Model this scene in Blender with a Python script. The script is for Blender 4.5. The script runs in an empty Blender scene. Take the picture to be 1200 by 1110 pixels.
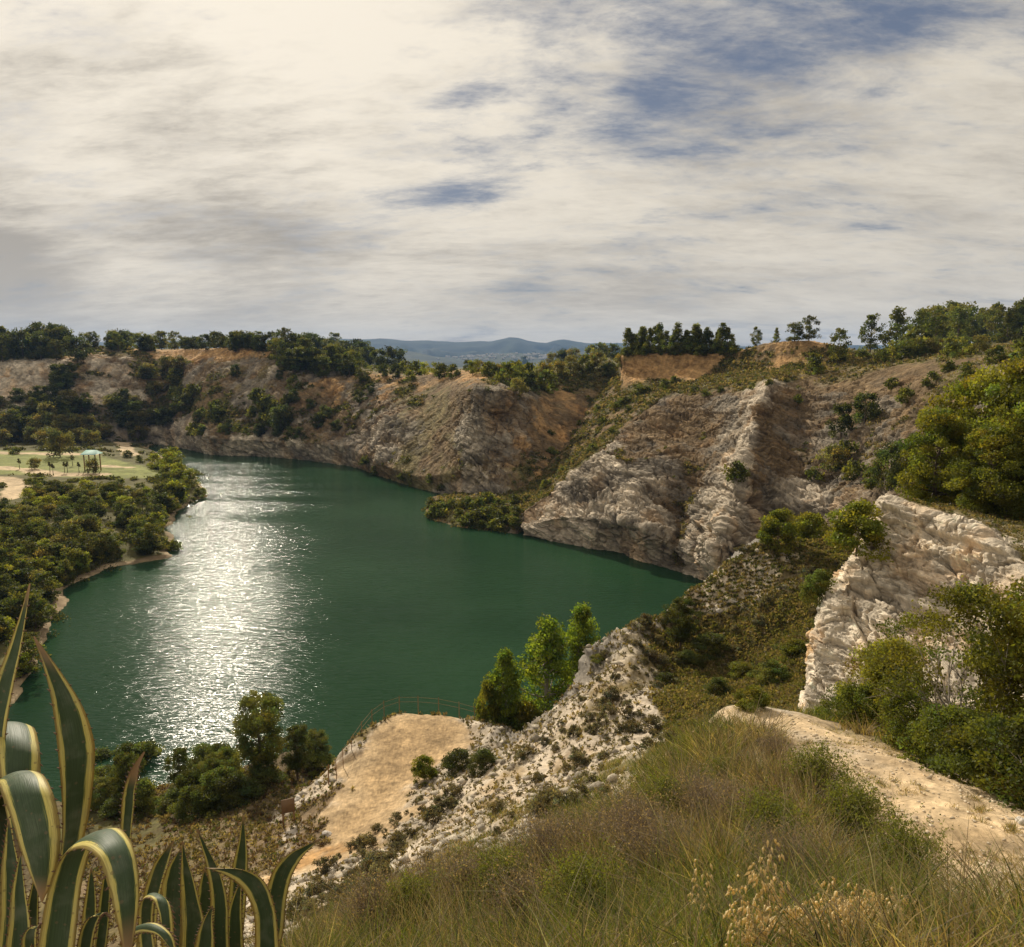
import bpy, math, random
import numpy as np
from mathutils import Vector, Matrix
from mathutils.geometry import delaunay_2d_cdt

random.seed(7)
RNG = np.random.default_rng(7)
SC = bpy.context.scene
COL = SC.collection

# ------------------------------------------------------------------ camera
CAM_H = 40.0
FPX = 850.0
PITCH = math.radians(8.7)
cp, sp = math.cos(PITCH), math.sin(PITCH)

def ray(px, py):
    a = (px - 600.0) / FPX
    b = (555.0 - py) / FPX
    return a, cp + b * sp, -sp + b * cp

def P(px, py, Y):
    a, dy, dz = ray(px, py)
    t = Y / dy
    return np.array([a * t, Y, CAM_H + dz * t])

def W(px, py, z=0.0):
    a, dy, dz = ray(px, py)
    t = (z - CAM_H) / dz
    return np.array([a * t, dy * t, z])

def proj(v):
    x, y, z = v[..., 0], v[..., 1], v[..., 2] - CAM_H
    f = y * cp - z * sp
    u = y * sp + z * cp
    f = np.where(f < 0.05, 0.05, f)
    return 600 + FPX * x / f, 555 - FPX * u / f, f

cam_d = bpy.data.cameras.new('camera')
cam_d.sensor_width = 36.0
cam_d.lens = 36.0 * FPX / 1200.0
cam_d.clip_start = 0.05
cam_d.clip_end = 40000
cam = bpy.data.objects.new('camera', cam_d)
COL.objects.link(cam)
cam.location = (0, 0, CAM_H)
cam.rotation_euler = (math.radians(90) - PITCH, 0, 0)
SC.camera = cam

# ------------------------------------------------------------------ numpy noise
def _h(ix, iy, iz, s):
    n = (ix * 374761393 + iy * 668265263 + iz * 1440662683 + s * 974634541) & 0xFFFFFFFF
    n = ((n ^ (n >> 13)) * 1274126177) & 0xFFFFFFFF
    n = ((n ^ (n >> 16)) * 2246822519) & 0xFFFFFFFF
    return ((n ^ (n >> 15)) & 0xFFFFFF).astype(np.float64) / 16777215.0

def vnoise(p, s=0):
    f = np.floor(p)
    i = f.astype(np.int64)
    t = p - f
    t = t * t * t * (t * (t * 6 - 15) + 10)
    x, y, z = i[..., 0], i[..., 1], i[..., 2]
    tx, ty, tz = t[..., 0], t[..., 1], t[..., 2]
    r = 0
    for dx in (0, 1):
        wx = tx if dx else 1 - tx
        for dy in (0, 1):
            wy = ty if dy else 1 - ty
            for dz in (0, 1):
                wz = tz if dz else 1 - tz
                r = r + wx * wy * wz * _h(x + dx, y + dy, z + dz, s)
    return r * 2 - 1

def fbm(p, scale, octaves=5, s=0, gain=0.5, lac=2.03):
    q = np.asarray(p, float) / np.asarray(scale, float)
    a, r, n = 1.0, 0, 0
    for k in range(octaves):
        r = r + a * vnoise(q + 17.31 * k, s + k)
        n += a
        a *= gain
        q = q * lac
    return r / n * 1.5

def ridged(p, scale, octaves=4, s=0):
    q = np.asarray(p, float) / np.asarray(scale, float)
    a, r, n = 1.0, 0, 0
    for k in range(octaves):
        v = 1 - np.abs(vnoise(q + 9.7 * k, s + k)) * 1.6
        r = r + a * v
        n += a
        a *= 0.5
        q = q * 2.1
    return r / n

def worley(p, scale, s=0):
    """returns F1, F2-F1, random value of the nearest cell"""
    q = np.asarray(p, float) / np.asarray(scale, float)
    f = np.floor(q)
    i = f.astype(np.int64)
    d1 = np.full(q.shape[:-1], 9.0)
    d2 = np.full(q.shape[:-1], 9.0)
    rv = np.zeros(q.shape[:-1]); tl = np.zeros(q.shape[:-1])
    for dx in (-1, 0, 1):
        for dy in (-1, 0, 1):
            for dz in (-1, 0, 1):
                cx, cy, cz = i[..., 0] + dx, i[..., 1] + dy, i[..., 2] + dz
                fx = cx + _h(cx, cy, cz, s + 11) - q[..., 0]
                fy = cy + _h(cx, cy, cz, s + 23) - q[..., 1]
                fz = cz + _h(cx, cy, cz, s + 37) - q[..., 2]
                d = np.sqrt(fx * fx + fy * fy + fz * fz)
                near = d < d1
                d2 = np.where(near, d1, np.minimum(d2, d))
                hv = _h(cx, cy, cz, s + 51)
                rv = np.where(near, hv, rv)
                tl = np.where(near, fx * (((hv * 7.13) % 1) - .5) + fy * (((hv * 31.7) % 1) - .5) + fz * (((hv * 91.3) % 1) - .5), tl)
                d1 = np.minimum(d1, d)
    return d1, d2 - d1, rv, tl

def smooth(a, b, x):
    t = np.clip((x - a) / (b - a), 0, 1)
    return t * t * (3 - 2 * t)

# ------------------------------------------------------------------ mesh helpers
def mesh_np(name, verts, faces, mat=None, col=None, smooth_shade=True, attrs=None):
    """faces: (n,k) int array of constant k"""
    verts = np.asarray(verts, np.float32)
    faces = np.asarray(faces, np.int32)
    me = bpy.data.meshes.new(name)
    n, k = faces.shape
    me.vertices.add(len(verts))
    me.vertices.foreach_set('co', verts.ravel())
    me.loops.add(n * k)
    me.loops.foreach_set('vertex_index', faces.ravel())
    me.polygons.add(n)
    me.polygons.foreach_set('loop_start', np.arange(0, n * k, k, dtype=np.int32))
    me.update(calc_edges=True)
    if smooth_shade:
        me.polygons.foreach_set('use_smooth', np.ones(n, bool))
    if col is not None:
        c = np.ones((len(verts), 4), np.float32)
        c[:, :3] = col
        a = me.color_attributes.new('Col', 'FLOAT_COLOR', 'POINT')
        a.data.foreach_set('color', c.ravel())
    for an, av in (attrs or {}).items():
        a = me.attributes.new(an, 'FLOAT', 'POINT')
        a.data.foreach_set('value', np.asarray(av, np.float32))
    if mat:
        me.materials.append(mat)
    me.update()
    return me

def obj(name, me, parent=None, loc=None):
    o = bpy.data.objects.new(name, me)
    COL.objects.link(o)
    if parent is not None:
        o.parent = parent
    if loc is not None:
        o.location = loc
    return o

def tag(o, label=None, cat=None, group=None, kind=None):
    if label: o['label'] = label
    if cat: o['category'] = cat
    if group: o['group'] = group
    if kind: o['kind'] = kind
    return o

def grid_faces(nu, nv):
    i = np.arange(nu - 1)[:, None] * nv + np.arange(nv - 1)[None, :]
    return np.stack([i, i + nv, i + nv + 1, i + 1], -1).reshape(-1, 4)

def grid_normals(g):
    du = np.gradient(g, axis=0)
    dv = np.gradient(g, axis=1)
    n = np.cross(du, dv)
    n /= np.linalg.norm(n, axis=-1, keepdims=True) + 1e-9
    return n

# ------------------------------------------------------------------ materials
def new_mat(name):
    m = bpy.data.materials.new(name)
    m.use_nodes = True
    nt = m.node_tree
    nt.nodes.clear()
    return m, nt, nt.nodes, nt.links

def land_mat(name, fine=0.35, bump=0.5, scale2=1.6, dist=0.12, beds=0.0, bedscale=1.0, dip=(0.4, -0.05)):
    """colour attribute x fine world-space grain, with bump from two noises"""
    m, nt, N, L = new_mat(name)
    out = N.new('ShaderNodeOutputMaterial')
    b = N.new('ShaderNodeBsdfPrincipled')
    b.inputs['Roughness'].default_value = 0.95
    b.inputs['Specular IOR Level'].default_value = 0.15
    at = N.new('ShaderNodeAttribute'); at.attribute_name = 'Col'
    geo = N.new('ShaderNodeNewGeometry')
    n1 = N.new('ShaderNodeTexNoise'); n1.inputs['Scale'].default_value = scale2; n1.inputs['Detail'].default_value = 9; n1.inputs['Roughness'].default_value = 0.68
    L.new(geo.outputs['Position'], n1.inputs['Vector'])
    mr = N.new('ShaderNodeMapRange'); mr.inputs['From Min'].default_value = 0.25; mr.inputs['From Max'].default_value = 0.75
    mr.inputs['To Min'].default_value = 1 - fine; mr.inputs['To Max'].default_value = 1 + fine
    L.new(n1.outputs['Fac'], mr.inputs['Value'])
    mx = N.new('ShaderNodeVectorMath'); mx.operation = 'SCALE'
    L.new(at.outputs['Color'], mx.inputs[0]); L.new(mr.outputs['Result'], mx.inputs['Scale'])
    L.new(mx.outputs['Vector'], b.inputs['Base Color'])
    v = N.new('ShaderNodeTexVoronoi'); v.inputs['Scale'].default_value = scale2 * 0.9
    L.new(geo.outputs['Position'], v.inputs['Vector'])
    ad = N.new('ShaderNodeMath'); ad.operation = 'MULTIPLY_ADD'; ad.inputs[1].default_value = 0.5
    L.new(v.outputs['Distance'], ad.inputs[0]); L.new(n1.outputs['Fac'], ad.inputs[2])
    if beds:
        # fine bedding: noise squeezed along the tilted bed direction
        dt = N.new('ShaderNodeVectorMath'); dt.operation = 'DOT_PRODUCT'; dt.inputs[1].default_value = (dip[0], dip[1], 1.0); L.new(geo.outputs['Position'], dt.inputs[0])
        sx = N.new('ShaderNodeSeparateXYZ'); L.new(geo.outputs['Position'], sx.inputs[0])
        cb = N.new('ShaderNodeCombineXYZ')
        for i_, (src_, k_) in enumerate(((sx.outputs['X'], .12), (sx.outputs['Y'], .12), (dt.outputs['Value'], 1.6))):
            q_ = N.new('ShaderNodeMath'); q_.operation = 'MULTIPLY'; q_.inputs[1].default_value = k_ * bedscale; L.new(src_, q_.inputs[0]); L.new(q_.outputs[0], cb.inputs[i_])
        nb = N.new('ShaderNodeTexNoise'); nb.inputs['Scale'].default_value = 1.0; nb.inputs['Detail'].default_value = 7; nb.inputs['Roughness'].default_value = .6; nb.inputs['Distortion'].default_value = .9
        L.new(cb.outputs[0], nb.inputs['Vector'])
        a2 = N.new('ShaderNodeMath'); a2.operation = 'MULTIPLY_ADD'; a2.inputs[1].default_value = 1.6 * beds; L.new(nb.outputs['Fac'], a2.inputs[0]); L.new(ad.outputs[0], a2.inputs[2]); ad = a2
        mb_ = N.new('ShaderNodeMapRange'); mb_.inputs['From Min'].default_value = .3; mb_.inputs['From Max'].default_value = .7; mb_.inputs['To Min'].default_value = 1 - .4 * beds; mb_.inputs['To Max'].default_value = 1 + .4 * beds; L.new(nb.outputs['Fac'], mb_.inputs['Value'])
        m2_ = N.new('ShaderNodeVectorMath'); m2_.operation = 'SCALE'; L.new(mx.outputs['Vector'], m2_.inputs[0]); L.new(mb_.outputs[0], m2_.inputs['Scale']); L.new(m2_.outputs[0], b.inputs['Base Color'])
    bp = N.new('ShaderNodeBump'); bp.inputs['Strength'].default_value = bump; bp.inputs['Distance'].default_value = dist
    L.new(ad.outputs[0], bp.inputs['Height']); L.new(bp.outputs['Normal'], b.inputs['Normal'])
    L.new(b.outputs['BSDF'], out.inputs['Surface'])
    return m

M_ROCKFAR = land_mat('far_rock', 0.5, 1.0, 0.55, 1.1, 0.45, 0.6)
M_ROCKNEAR = land_mat('near_rock', 0.3, 0.9, 2.5, 0.2, 0.7, 2.2, (0.1, 0.0))
M_LAND = land_mat('near_land', 0.45, 0.7, 3.0, 0.10)
M_GROUND = land_mat('ground', 0.4, 0.5, 0.8, 0.3)

TYPES = 'wgbovdsu'
TCOL = np.array([
    [0.56, 0.50, 0.42],   # w white limestone
    [0.25, 0.225, 0.19],  # g grey rock
    [0.20, 0.145, 0.085], # b brown scree
    [0.47, 0.29, 0.13],   # o orange earth
    [0.120, 0.110, 0.040],# v green scrub
    [0.20, 0.16, 0.075],  # d dry grass
    [0.56, 0.43, 0.27],  # s sand
    [0.105, 0.078, 0.042],# u dark humus under trees
])

def tvec(s):
    """'w' or 'wv' or 'wwv' -> weights"""
    w = np.zeros(len(TYPES))
    for c in s:
        w[TYPES.index(c)] += 1
    return w / w.sum()

def colour_from_types(w, pos, jit=0.55, sc=6.0, seed=3, sharp=5.0):
    """sharpen the type weights with noise so they break into patches, then mix the colours"""
    q = w.copy()
    for k in range(len(TYPES)):
        n = fbm(pos, sc, 5, seed + 13 * k, 0.62)
        q[..., k] = np.where(w[..., k] > 0.01, w[..., k] + jit * n * np.minimum(1, w[..., k] * 4), 0)
    q = np.clip(q, 0, None) + w * 0.03
    q = q ** sharp
    q /= q.sum(-1, keepdims=True) + 1e-12
    return q @ TCOL, q

# ------------------------------------------------------------------ parametric terrain patches
def catmull(c, t):
    """c (n,...) sampled at fractional index t (m,)"""
    n = len(c)
    i = np.clip(np.floor(t).astype(int), 0, n - 2)
    f = (t - i).reshape((-1,) + (1,) * (c.ndim - 1))
    p0, p1, p2, p3 = c[np.clip(i - 1, 0, n - 1)], c[i], c[i + 1], c[np.clip(i + 2, 0, n - 1)]
    cr = 0.5 * (2 * p1 + (p2 - p0) * f + (2 * p0 - 5 * p1 + 4 * p2 - p3) * f ** 2 + (3 * p1 - p0 - 3 * p2 + p3) * f ** 3)
    li = p1 * (1 - f) + p2 * f
    return 0.45 * cr + 0.55 * li

def patch(cols, ucount, vcounts):
    """cols: list of columns, each a list of (px,py,depth | 'W', types, amp). returns grid pos, weights, amp"""
    pts = np.array([[W(k[0], k[1], -1.2) if k[2] == 'W' else P(k[0], k[1], k[2]) for k in c] for c in cols])
    tw = np.array([[tvec(k[3]) for k in c] for c in cols])
    am = np.array([[k[4] for k in c] for c in cols], float)[..., None]
    full = np.concatenate([pts, tw, am], -1)
    nu = len(cols)
    # spacing in u by pixel distance
    tu = np.linspace(0, nu - 1, ucount)
    g = catmull(full, tu)
    tv = np.concatenate([np.linspace(k, k + 1, n, endpoint=False) for k, n in enumerate(vcounts)] + [[len(vcounts)]])
    i = np.clip(np.floor(tv).astype(int), 0, len(vcounts) - 1)
    f = (tv - i)[None, :, None]
    g = g[:, i] * (1 - f) + g[:, i + 1] * f
    # soften the creases a little
    for _ in range(3):
        g[:, 1:-1] = 0.25 * g[:, :-2] + 0.5 * g[:, 1:-1] + 0.25 * g[:, 2:]
    return g[..., :3], np.clip(g[..., 3:3 + len(TYPES)], 0, 1), np.clip(g[..., -1], 0, None)

TERRAIN = []   # (pos, normal, weights) per terrain piece, used for planting

def rock_displace(pos, amp, nrm, big, seed, dip=(0.25, -0.1), strata=0.8, flat=1.0, groove=.25):
    """blocky bedded limestone: worley blocks at three sizes, ledges along tilted beds, narrow cracks"""
    warp = np.stack([fbm(pos, big * 0.9, 3, seed + 91), fbm(pos, big * 0.9, 3, seed + 95), fbm(pos, big * 0.9, 3, seed + 99)], -1) * big * 0.05
    q = pos + warp
    bed = q[..., 2] + dip[0] * q[..., 0] + dip[1] * q[..., 1]
    qb = np.stack([q[..., 0], q[..., 1], bed], -1)
    _, e1, r1, t1 = worley(qb, (big * 1.2 * flat, big * 1.2 * flat, big * 0.7 / flat), seed)
    _, e2, r2, t2 = worley(qb, (big * 0.45 * flat, big * 0.45 * flat, big * 0.22 / flat), seed + 5)
    _, e3, r3, t3 = worley(qb, (big * 0.17 * flat, big * 0.17 * flat, big * 0.08 / flat), seed + 9)
    d = 0.7 * (r1 - 0.5) + 0.4 * (r2 - 0.5) + 0.2 * (r3 - 0.5) + 1.2 * t1 + 0.65 * t2 + 0.25 * t3
    d -= 0.45 * (1 - smooth(0.0, 0.07, e1)) + groove * (1 - smooth(0, 0.10, e2)) + 0.04 * (1 - smooth(0, 0.14, e3))
    d -= 1.1 * smooth(.68, .95, ridged(q, (big * .5, big * .5, big * 3.2), 3, seed + 14))
    d += 0.9 * fbm(pos, big * 2.4, 6, seed + 3) + 0.3 * (ridged(pos, big * 0.8, 5, seed + 8) - 0.5)
    lay = bed / (big * 0.30) + 0.5 * fbm(pos, big * 2.0, 3, seed + 21)
    li = np.floor(lay)
    z0 = np.zeros_like(li)
    ra = _h(li.astype(np.int64), z0.astype(np.int64), z0.astype(np.int64), seed + 31)
    rb = _h(li.astype(np.int64) + 1, z0.astype(np.int64), z0.astype(np.int64), seed + 31)
    d += strata * (ra + (rb - ra) * smooth(0.82, 1.0, lay - li) - 0.5)
    return d, e1, r1, r2

def build_patch(name, cols, ucount, vcounts, mat, big, seed, label_kind='structure', jit=0.55, csc=6.0, dip=(0.25, -0.1), ground_amp=0.25, relief=1.0, veg=0.5, facet=False, tone=(1, 1, 1), strata=.8, rustk=1.0, flat=1.0, groove=.25):
    pos, w, amp = patch(cols, ucount, vcounts)
    nrm = grid_normals(pos)
    tocam = np.array([0, 0, CAM_H]) - pos
    flip = (np.sum(nrm * tocam, -1) < 0) & (nrm[..., 2] < 0.3)
    nrm = np.where(np.mean(nrm[..., 2]) < 0, -nrm, nrm)
    d, e1, r1, r2 = rock_displace(pos, amp, nrm, big, seed, dip, strata, flat, groove)
    rockw = w[..., 0] + w[..., 1] + 0.5 * w[..., 2] + 0.45 * w[..., 3]
    soft = fbm(pos, big * 1.5, 6, seed + 40)
    off = amp * (relief * d * rockw + ground_amp * soft * (1 - rockw) * 2)
    pos2 = pos + nrm * off[..., None]
    n2 = grid_normals(pos2)
    n2 = np.where(np.mean(n2[..., 2]) < 0, -n2, n2)
    # scrub and dry grass settle where the surface lies flatter
    ww = w.copy()
    flat = smooth(0.45, 0.8, n2[..., 2]) * np.minimum(1, rockw)
    ww[..., 4] += 0.55 * veg * flat
    ww[..., 5] += 0.5 * veg * flat
    ww /= ww.sum(-1, keepdims=True)
    c, q = colour_from_types(ww, pos2, jit, csc, seed + 60)
    # per block tint, stained seams, bedding tint
    tint = 1 + 0.40 * (r2 - 0.5) + 0.35 * (r1 - 0.5) + 0.22 * fbm(pos2, big * 0.5, 4, seed + 70)
    bed = pos2[..., 2] + dip[0] * pos2[..., 0] + dip[1] * pos2[..., 1]
    lb_ = bed / (big * 0.13) + 1.6 * fbm(pos2, big * 2, 4, seed + 77)
    li_ = np.floor(lb_).astype(np.int64); zz_ = np.zeros_like(li_)
    tint *= 1 + 0.30 * (_h(li_, zz_, zz_, seed + 33) - .5) * smooth(-.5, .5, fbm(pos2, big * 1.6, 3, seed + 66)) * (w[..., 0] + w[..., 1] + .5 * w[..., 2])
    tint *= 1 + 0.22 * fbm(pos2, (big * .10, big * .10, big * .25), 4, seed + 88)
    stain = smooth(0.1, 0.6, fbm(pos2, (big * 0.8, big * 0.8, big * 2.6), 5, seed + 80))
    c = c * tint[..., None]
    rust = np.array([1.12, 0.9, 0.68])
    c = c * (1 + (rust - 1) * (rustk * stain * rockw)[..., None])
    c = c * (1 + (np.array(tone) - 1) * np.clip(q[..., 0] + q[..., 1] + .8 * q[..., 2], 0, 1)[..., None])
    nu, nv = pos2.shape[:2]
    me = mesh_np(name, pos2.reshape(-1, 3), grid_faces(nu, nv), mat, np.clip(c, 0.01, 0.85).reshape(-1, 3), smooth_shade=facet)
    o = obj(name, me)
    tag(o, kind='structure')
    TERRAIN.append((name, pos2.reshape(-1, 3), n2.reshape(-1, 3), q.reshape(-1, len(TYPES)), (nu, nv)))
    return o
# ------------------------------------------------------------------ far quarry wall (left and back)
FC = [
 [(-420,520,330,'vu',.3),(-420,500,340,'vu',.4),(-420,470,365,'v',.5),(-420,430,385,'w',1.),(-420,412,430,'v',.3),(-420,410,700,'v',.3),(-420,432,950,'v',.2)],
 [(-120,520,330,'vu',.3),(-120,500,340,'vu',.4),(-120,468,365,'v',.5),(-120,432,385,'gw',1.),(-120,410,430,'v',.3),(-120,410,700,'v',.3),(-120,432,950,'v',.2)],
 [(0,520,325,'vu',.3),(0,500,335,'vu',.4),(0,455,372,'wg',.8),(0,428,385,'w',1.2),(0,408,430,'v',.3),(0,408,700,'v',.3),(0,432,950,'v',.2)],
 [(55,520,330,'vu',.3),(55,500,338,'vu',.4),(55,452,372,'wg',.8),(55,428,385,'w',1.2),(55,408,430,'v',.3),(55,408,700,'v',.3),(55,432,950,'v',.2)],
 [(90,520,335,'vu',.3),(90,500,342,'vug',.5),(90,460,365,'wgb',1.2),(90,420,390,'wbo',1.2),(90,407,430,'vo',.3),(90,408,700,'v',.3),(90,432,950,'v',.2)],
 [(150,523,345,'gu',.5),(150,505,350,'gu',.6),(150,465,370,'wgb',1.2),(150,420,395,'wgb',1.2),(150,408,425,'vd',.3),(150,408,700,'v',.3),(150,432,950,'v',.2)],
 [(190,524,'W','gw',.6),(190,502,354,'wg',.6),(195,470,372,'buv',1.2),(192,428,395,'vbu',1.2),(190,411,415,'o',.5),(190,409,700,'v',.3),(190,432,950,'v',.2)],
 [(250,536,'W','gw',.6),(248,513,311,'wgb',.6),(240,480,338,'vbu',1.3),(235,430,370,'bg',1.3),(245,409,395,'o',.6),(250,408,700,'v',.3),(250,432,950,'v',.2)],
 [(300,538,'W','gw',.6),(300,516,306,'wgb',.6),(290,482,328,'guv',1.6),(290,432,360,'bgd',1.2),(285,405,385,'o',.6),(285,406,700,'v',.3),(285,432,950,'v',.2)],
 [(340,541,'W','gw',.6),(338,518,299,'wgb',.6),(335,478,318,'gub',1.7),(325,425,352,'wgb',1.0),(320,404,380,'ov',.5),(320,406,700,'v',.3),(320,432,950,'v',.2)],
 [(385,546,'W','gw',.6),(385,520,287,'gwb',.6),(385,488,305,'gbu',1.7),(385,446,335,'gbo',1.2),(385,422,360,'vu',.4),(385,416,700,'v',.3),(385,436,950,'v',.2)],
 [(420,552,'W','gb',.7),(420,530,272,'gb',.8),(420,495,290,'gbu',1.6),(420,458,315,'bgu',1.2),(420,436,340,'obv',.6),(420,424,600,'v',.3),(420,440,950,'v',.2)],
 [(450,563,'W','bgd',.7),(447,545,248,'gbw',1.2),(445,500,272,'gbw',1.6),(450,462,300,'bgo',1.2),(455,440,325,'obv',.6),(455,430,600,'v',.3),(455,442,950,'v',.2)],
 [(490,577,'W','dv',.5),(488,558,230,'bdv',.9),(490,515,252,'bdg',1.5),(492,468,282,'bdv',1.0),(494,441,312,'dob',.5),(494,432,600,'v',.3),(494,444,950,'v',.2)],
 [(528,585,'W','gw',.8),(528,555,216,'bdv',1.0),(525,508,236,'bdg',1.4),(525,462,268,'bd',1.0),(527,437,302,'ob',.5),(527,432,600,'v',.3),(527,446,950,'v',.2)],
 [(548,588,'W','gw',1.),(548,550,210,'gw',1.4),(551,500,218,'gw',1.6),(556,455,226,'gb',1.0),(556,436,295,'o',.4),(556,432,600,'v',.3),(556,446,950,'v',.2)],
 [(580,598,195,'gw',1.),(580,555,207,'gbw',1.4),(585,500,217,'gb',1.6),(585,456,224,'gb',1.0),(585,438,285,'ov',.4),(585,432,600,'v',.3),(585,446,950,'v',.2)],
 [(608,600,190,'bg',.8),(610,550,207,'bgv',1.2),(615,505,222,'gbo',1.3),(612,463,238,'gb',1.0),(612,440,282,'vo',.4),(612,432,600,'v',.3),(612,446,950,'v',.2)],
 [(645,600,195,'b',.6),(645,550,215,'bo',.8),(645,505,235,'ob',.8),(645,468,258,'obd',.7),(645,440,282,'v',.4),(645,428,600,'v',.3),(645,446,950,'v',.2)],
 [(690,590,215,'bv',.6),(690,540,235,'b',.8),(690,495,252,'ob',.8),(690,460,270,'obv',.7),(690,432,290,'v',.4),(690,420,600,'v',.3),(690,446,950,'v',.2)],
 [(740,580,235,'bv',.6),(740,530,255,'b',.8),(740,480,272,'bv',.8),(740,445,285,'v',.5),(740,425,300,'v',.4),(740,414,600,'v',.3),(740,446,950,'v',.2)],
]
build_patch('quarry_cliff', FC, 900, [34, 70, 90, 50, 40, 14], M_ROCKFAR, 7.0, 100, csc=9.0, dip=(0.3, -0.2), relief=1.25, facet=True, rustk=.6, tone=(1.04, .99, .90))

# ------------------------------------------------------------------ grassy talus that climbs behind the white cliff
VS = [
 [(480,610,'W','ob',.3),(484,597,205,'ob',.3),(505,583,212,'bv',.4),(560,572,216,'bdv',.6),(610,560,222,'bd',.7),(655,522,240,'ob',.6),(692,475,262,'bv',.6),(715,445,278,'vd',.4)],
 [(500,619,'W','ob',.3),(512,596,190,'dv',.4),(540,584,196,'vd',.5),(590,580,200,'dv',.7),(635,556,208,'dbv',.7),(680,512,226,'dvb',.7),(715,468,248,'vbd',.6),(733,442,266,'vd',.4)],
 [(526,626,'W','ob',.3),(540,607,178,'v',.5),(565,594,184,'v',.6),(605,585,190,'dv',.7),(650,556,198,'dv',.8),(693,516,214,'vdb',.8),(735,468,236,'vdb',.7),(755,446,256,'vd',.4)],
 [(575,631,'W','gb',.4),(580,618,172,'v',.5),(594,604,176,'vd',.6),(618,588,181,'vd',.7),(660,555,189,'dv',.8),(702,519,203,'vdb',.8),(750,470,226,'vdb',.7),(778,448,246,'vd',.4)],
 [(606,632,'W','wg',.6),(608,622,167,'wgv',.6),(616,600,169,'wvd',.7),(640,582,173,'wd',.8),(674,556,180,'gdv',.9),(712,524,193,'gbv',.9),(765,472,214,'bvd',.8),(800,450,234,'vd',.4)],
 [(613,660,176,'wg',.6),(616,650,178,'wgv',.6),(630,630,180,'wvd',.7),(660,610,184,'wd',.8),(694,590,190,'gdv',.9),(732,560,203,'gbv',.9),(785,510,224,'bvd',.8),(820,490,244,'vd',.4)],
]
build_patch('hillside', VS, 260, [16, 30, 34, 50, 60, 70, 40], M_ROCKFAR, 5.0, 200, csc=5.0, jit=0.7, ground_amp=0.6, relief=1.4, tone=(.95, .88, .78))

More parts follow.
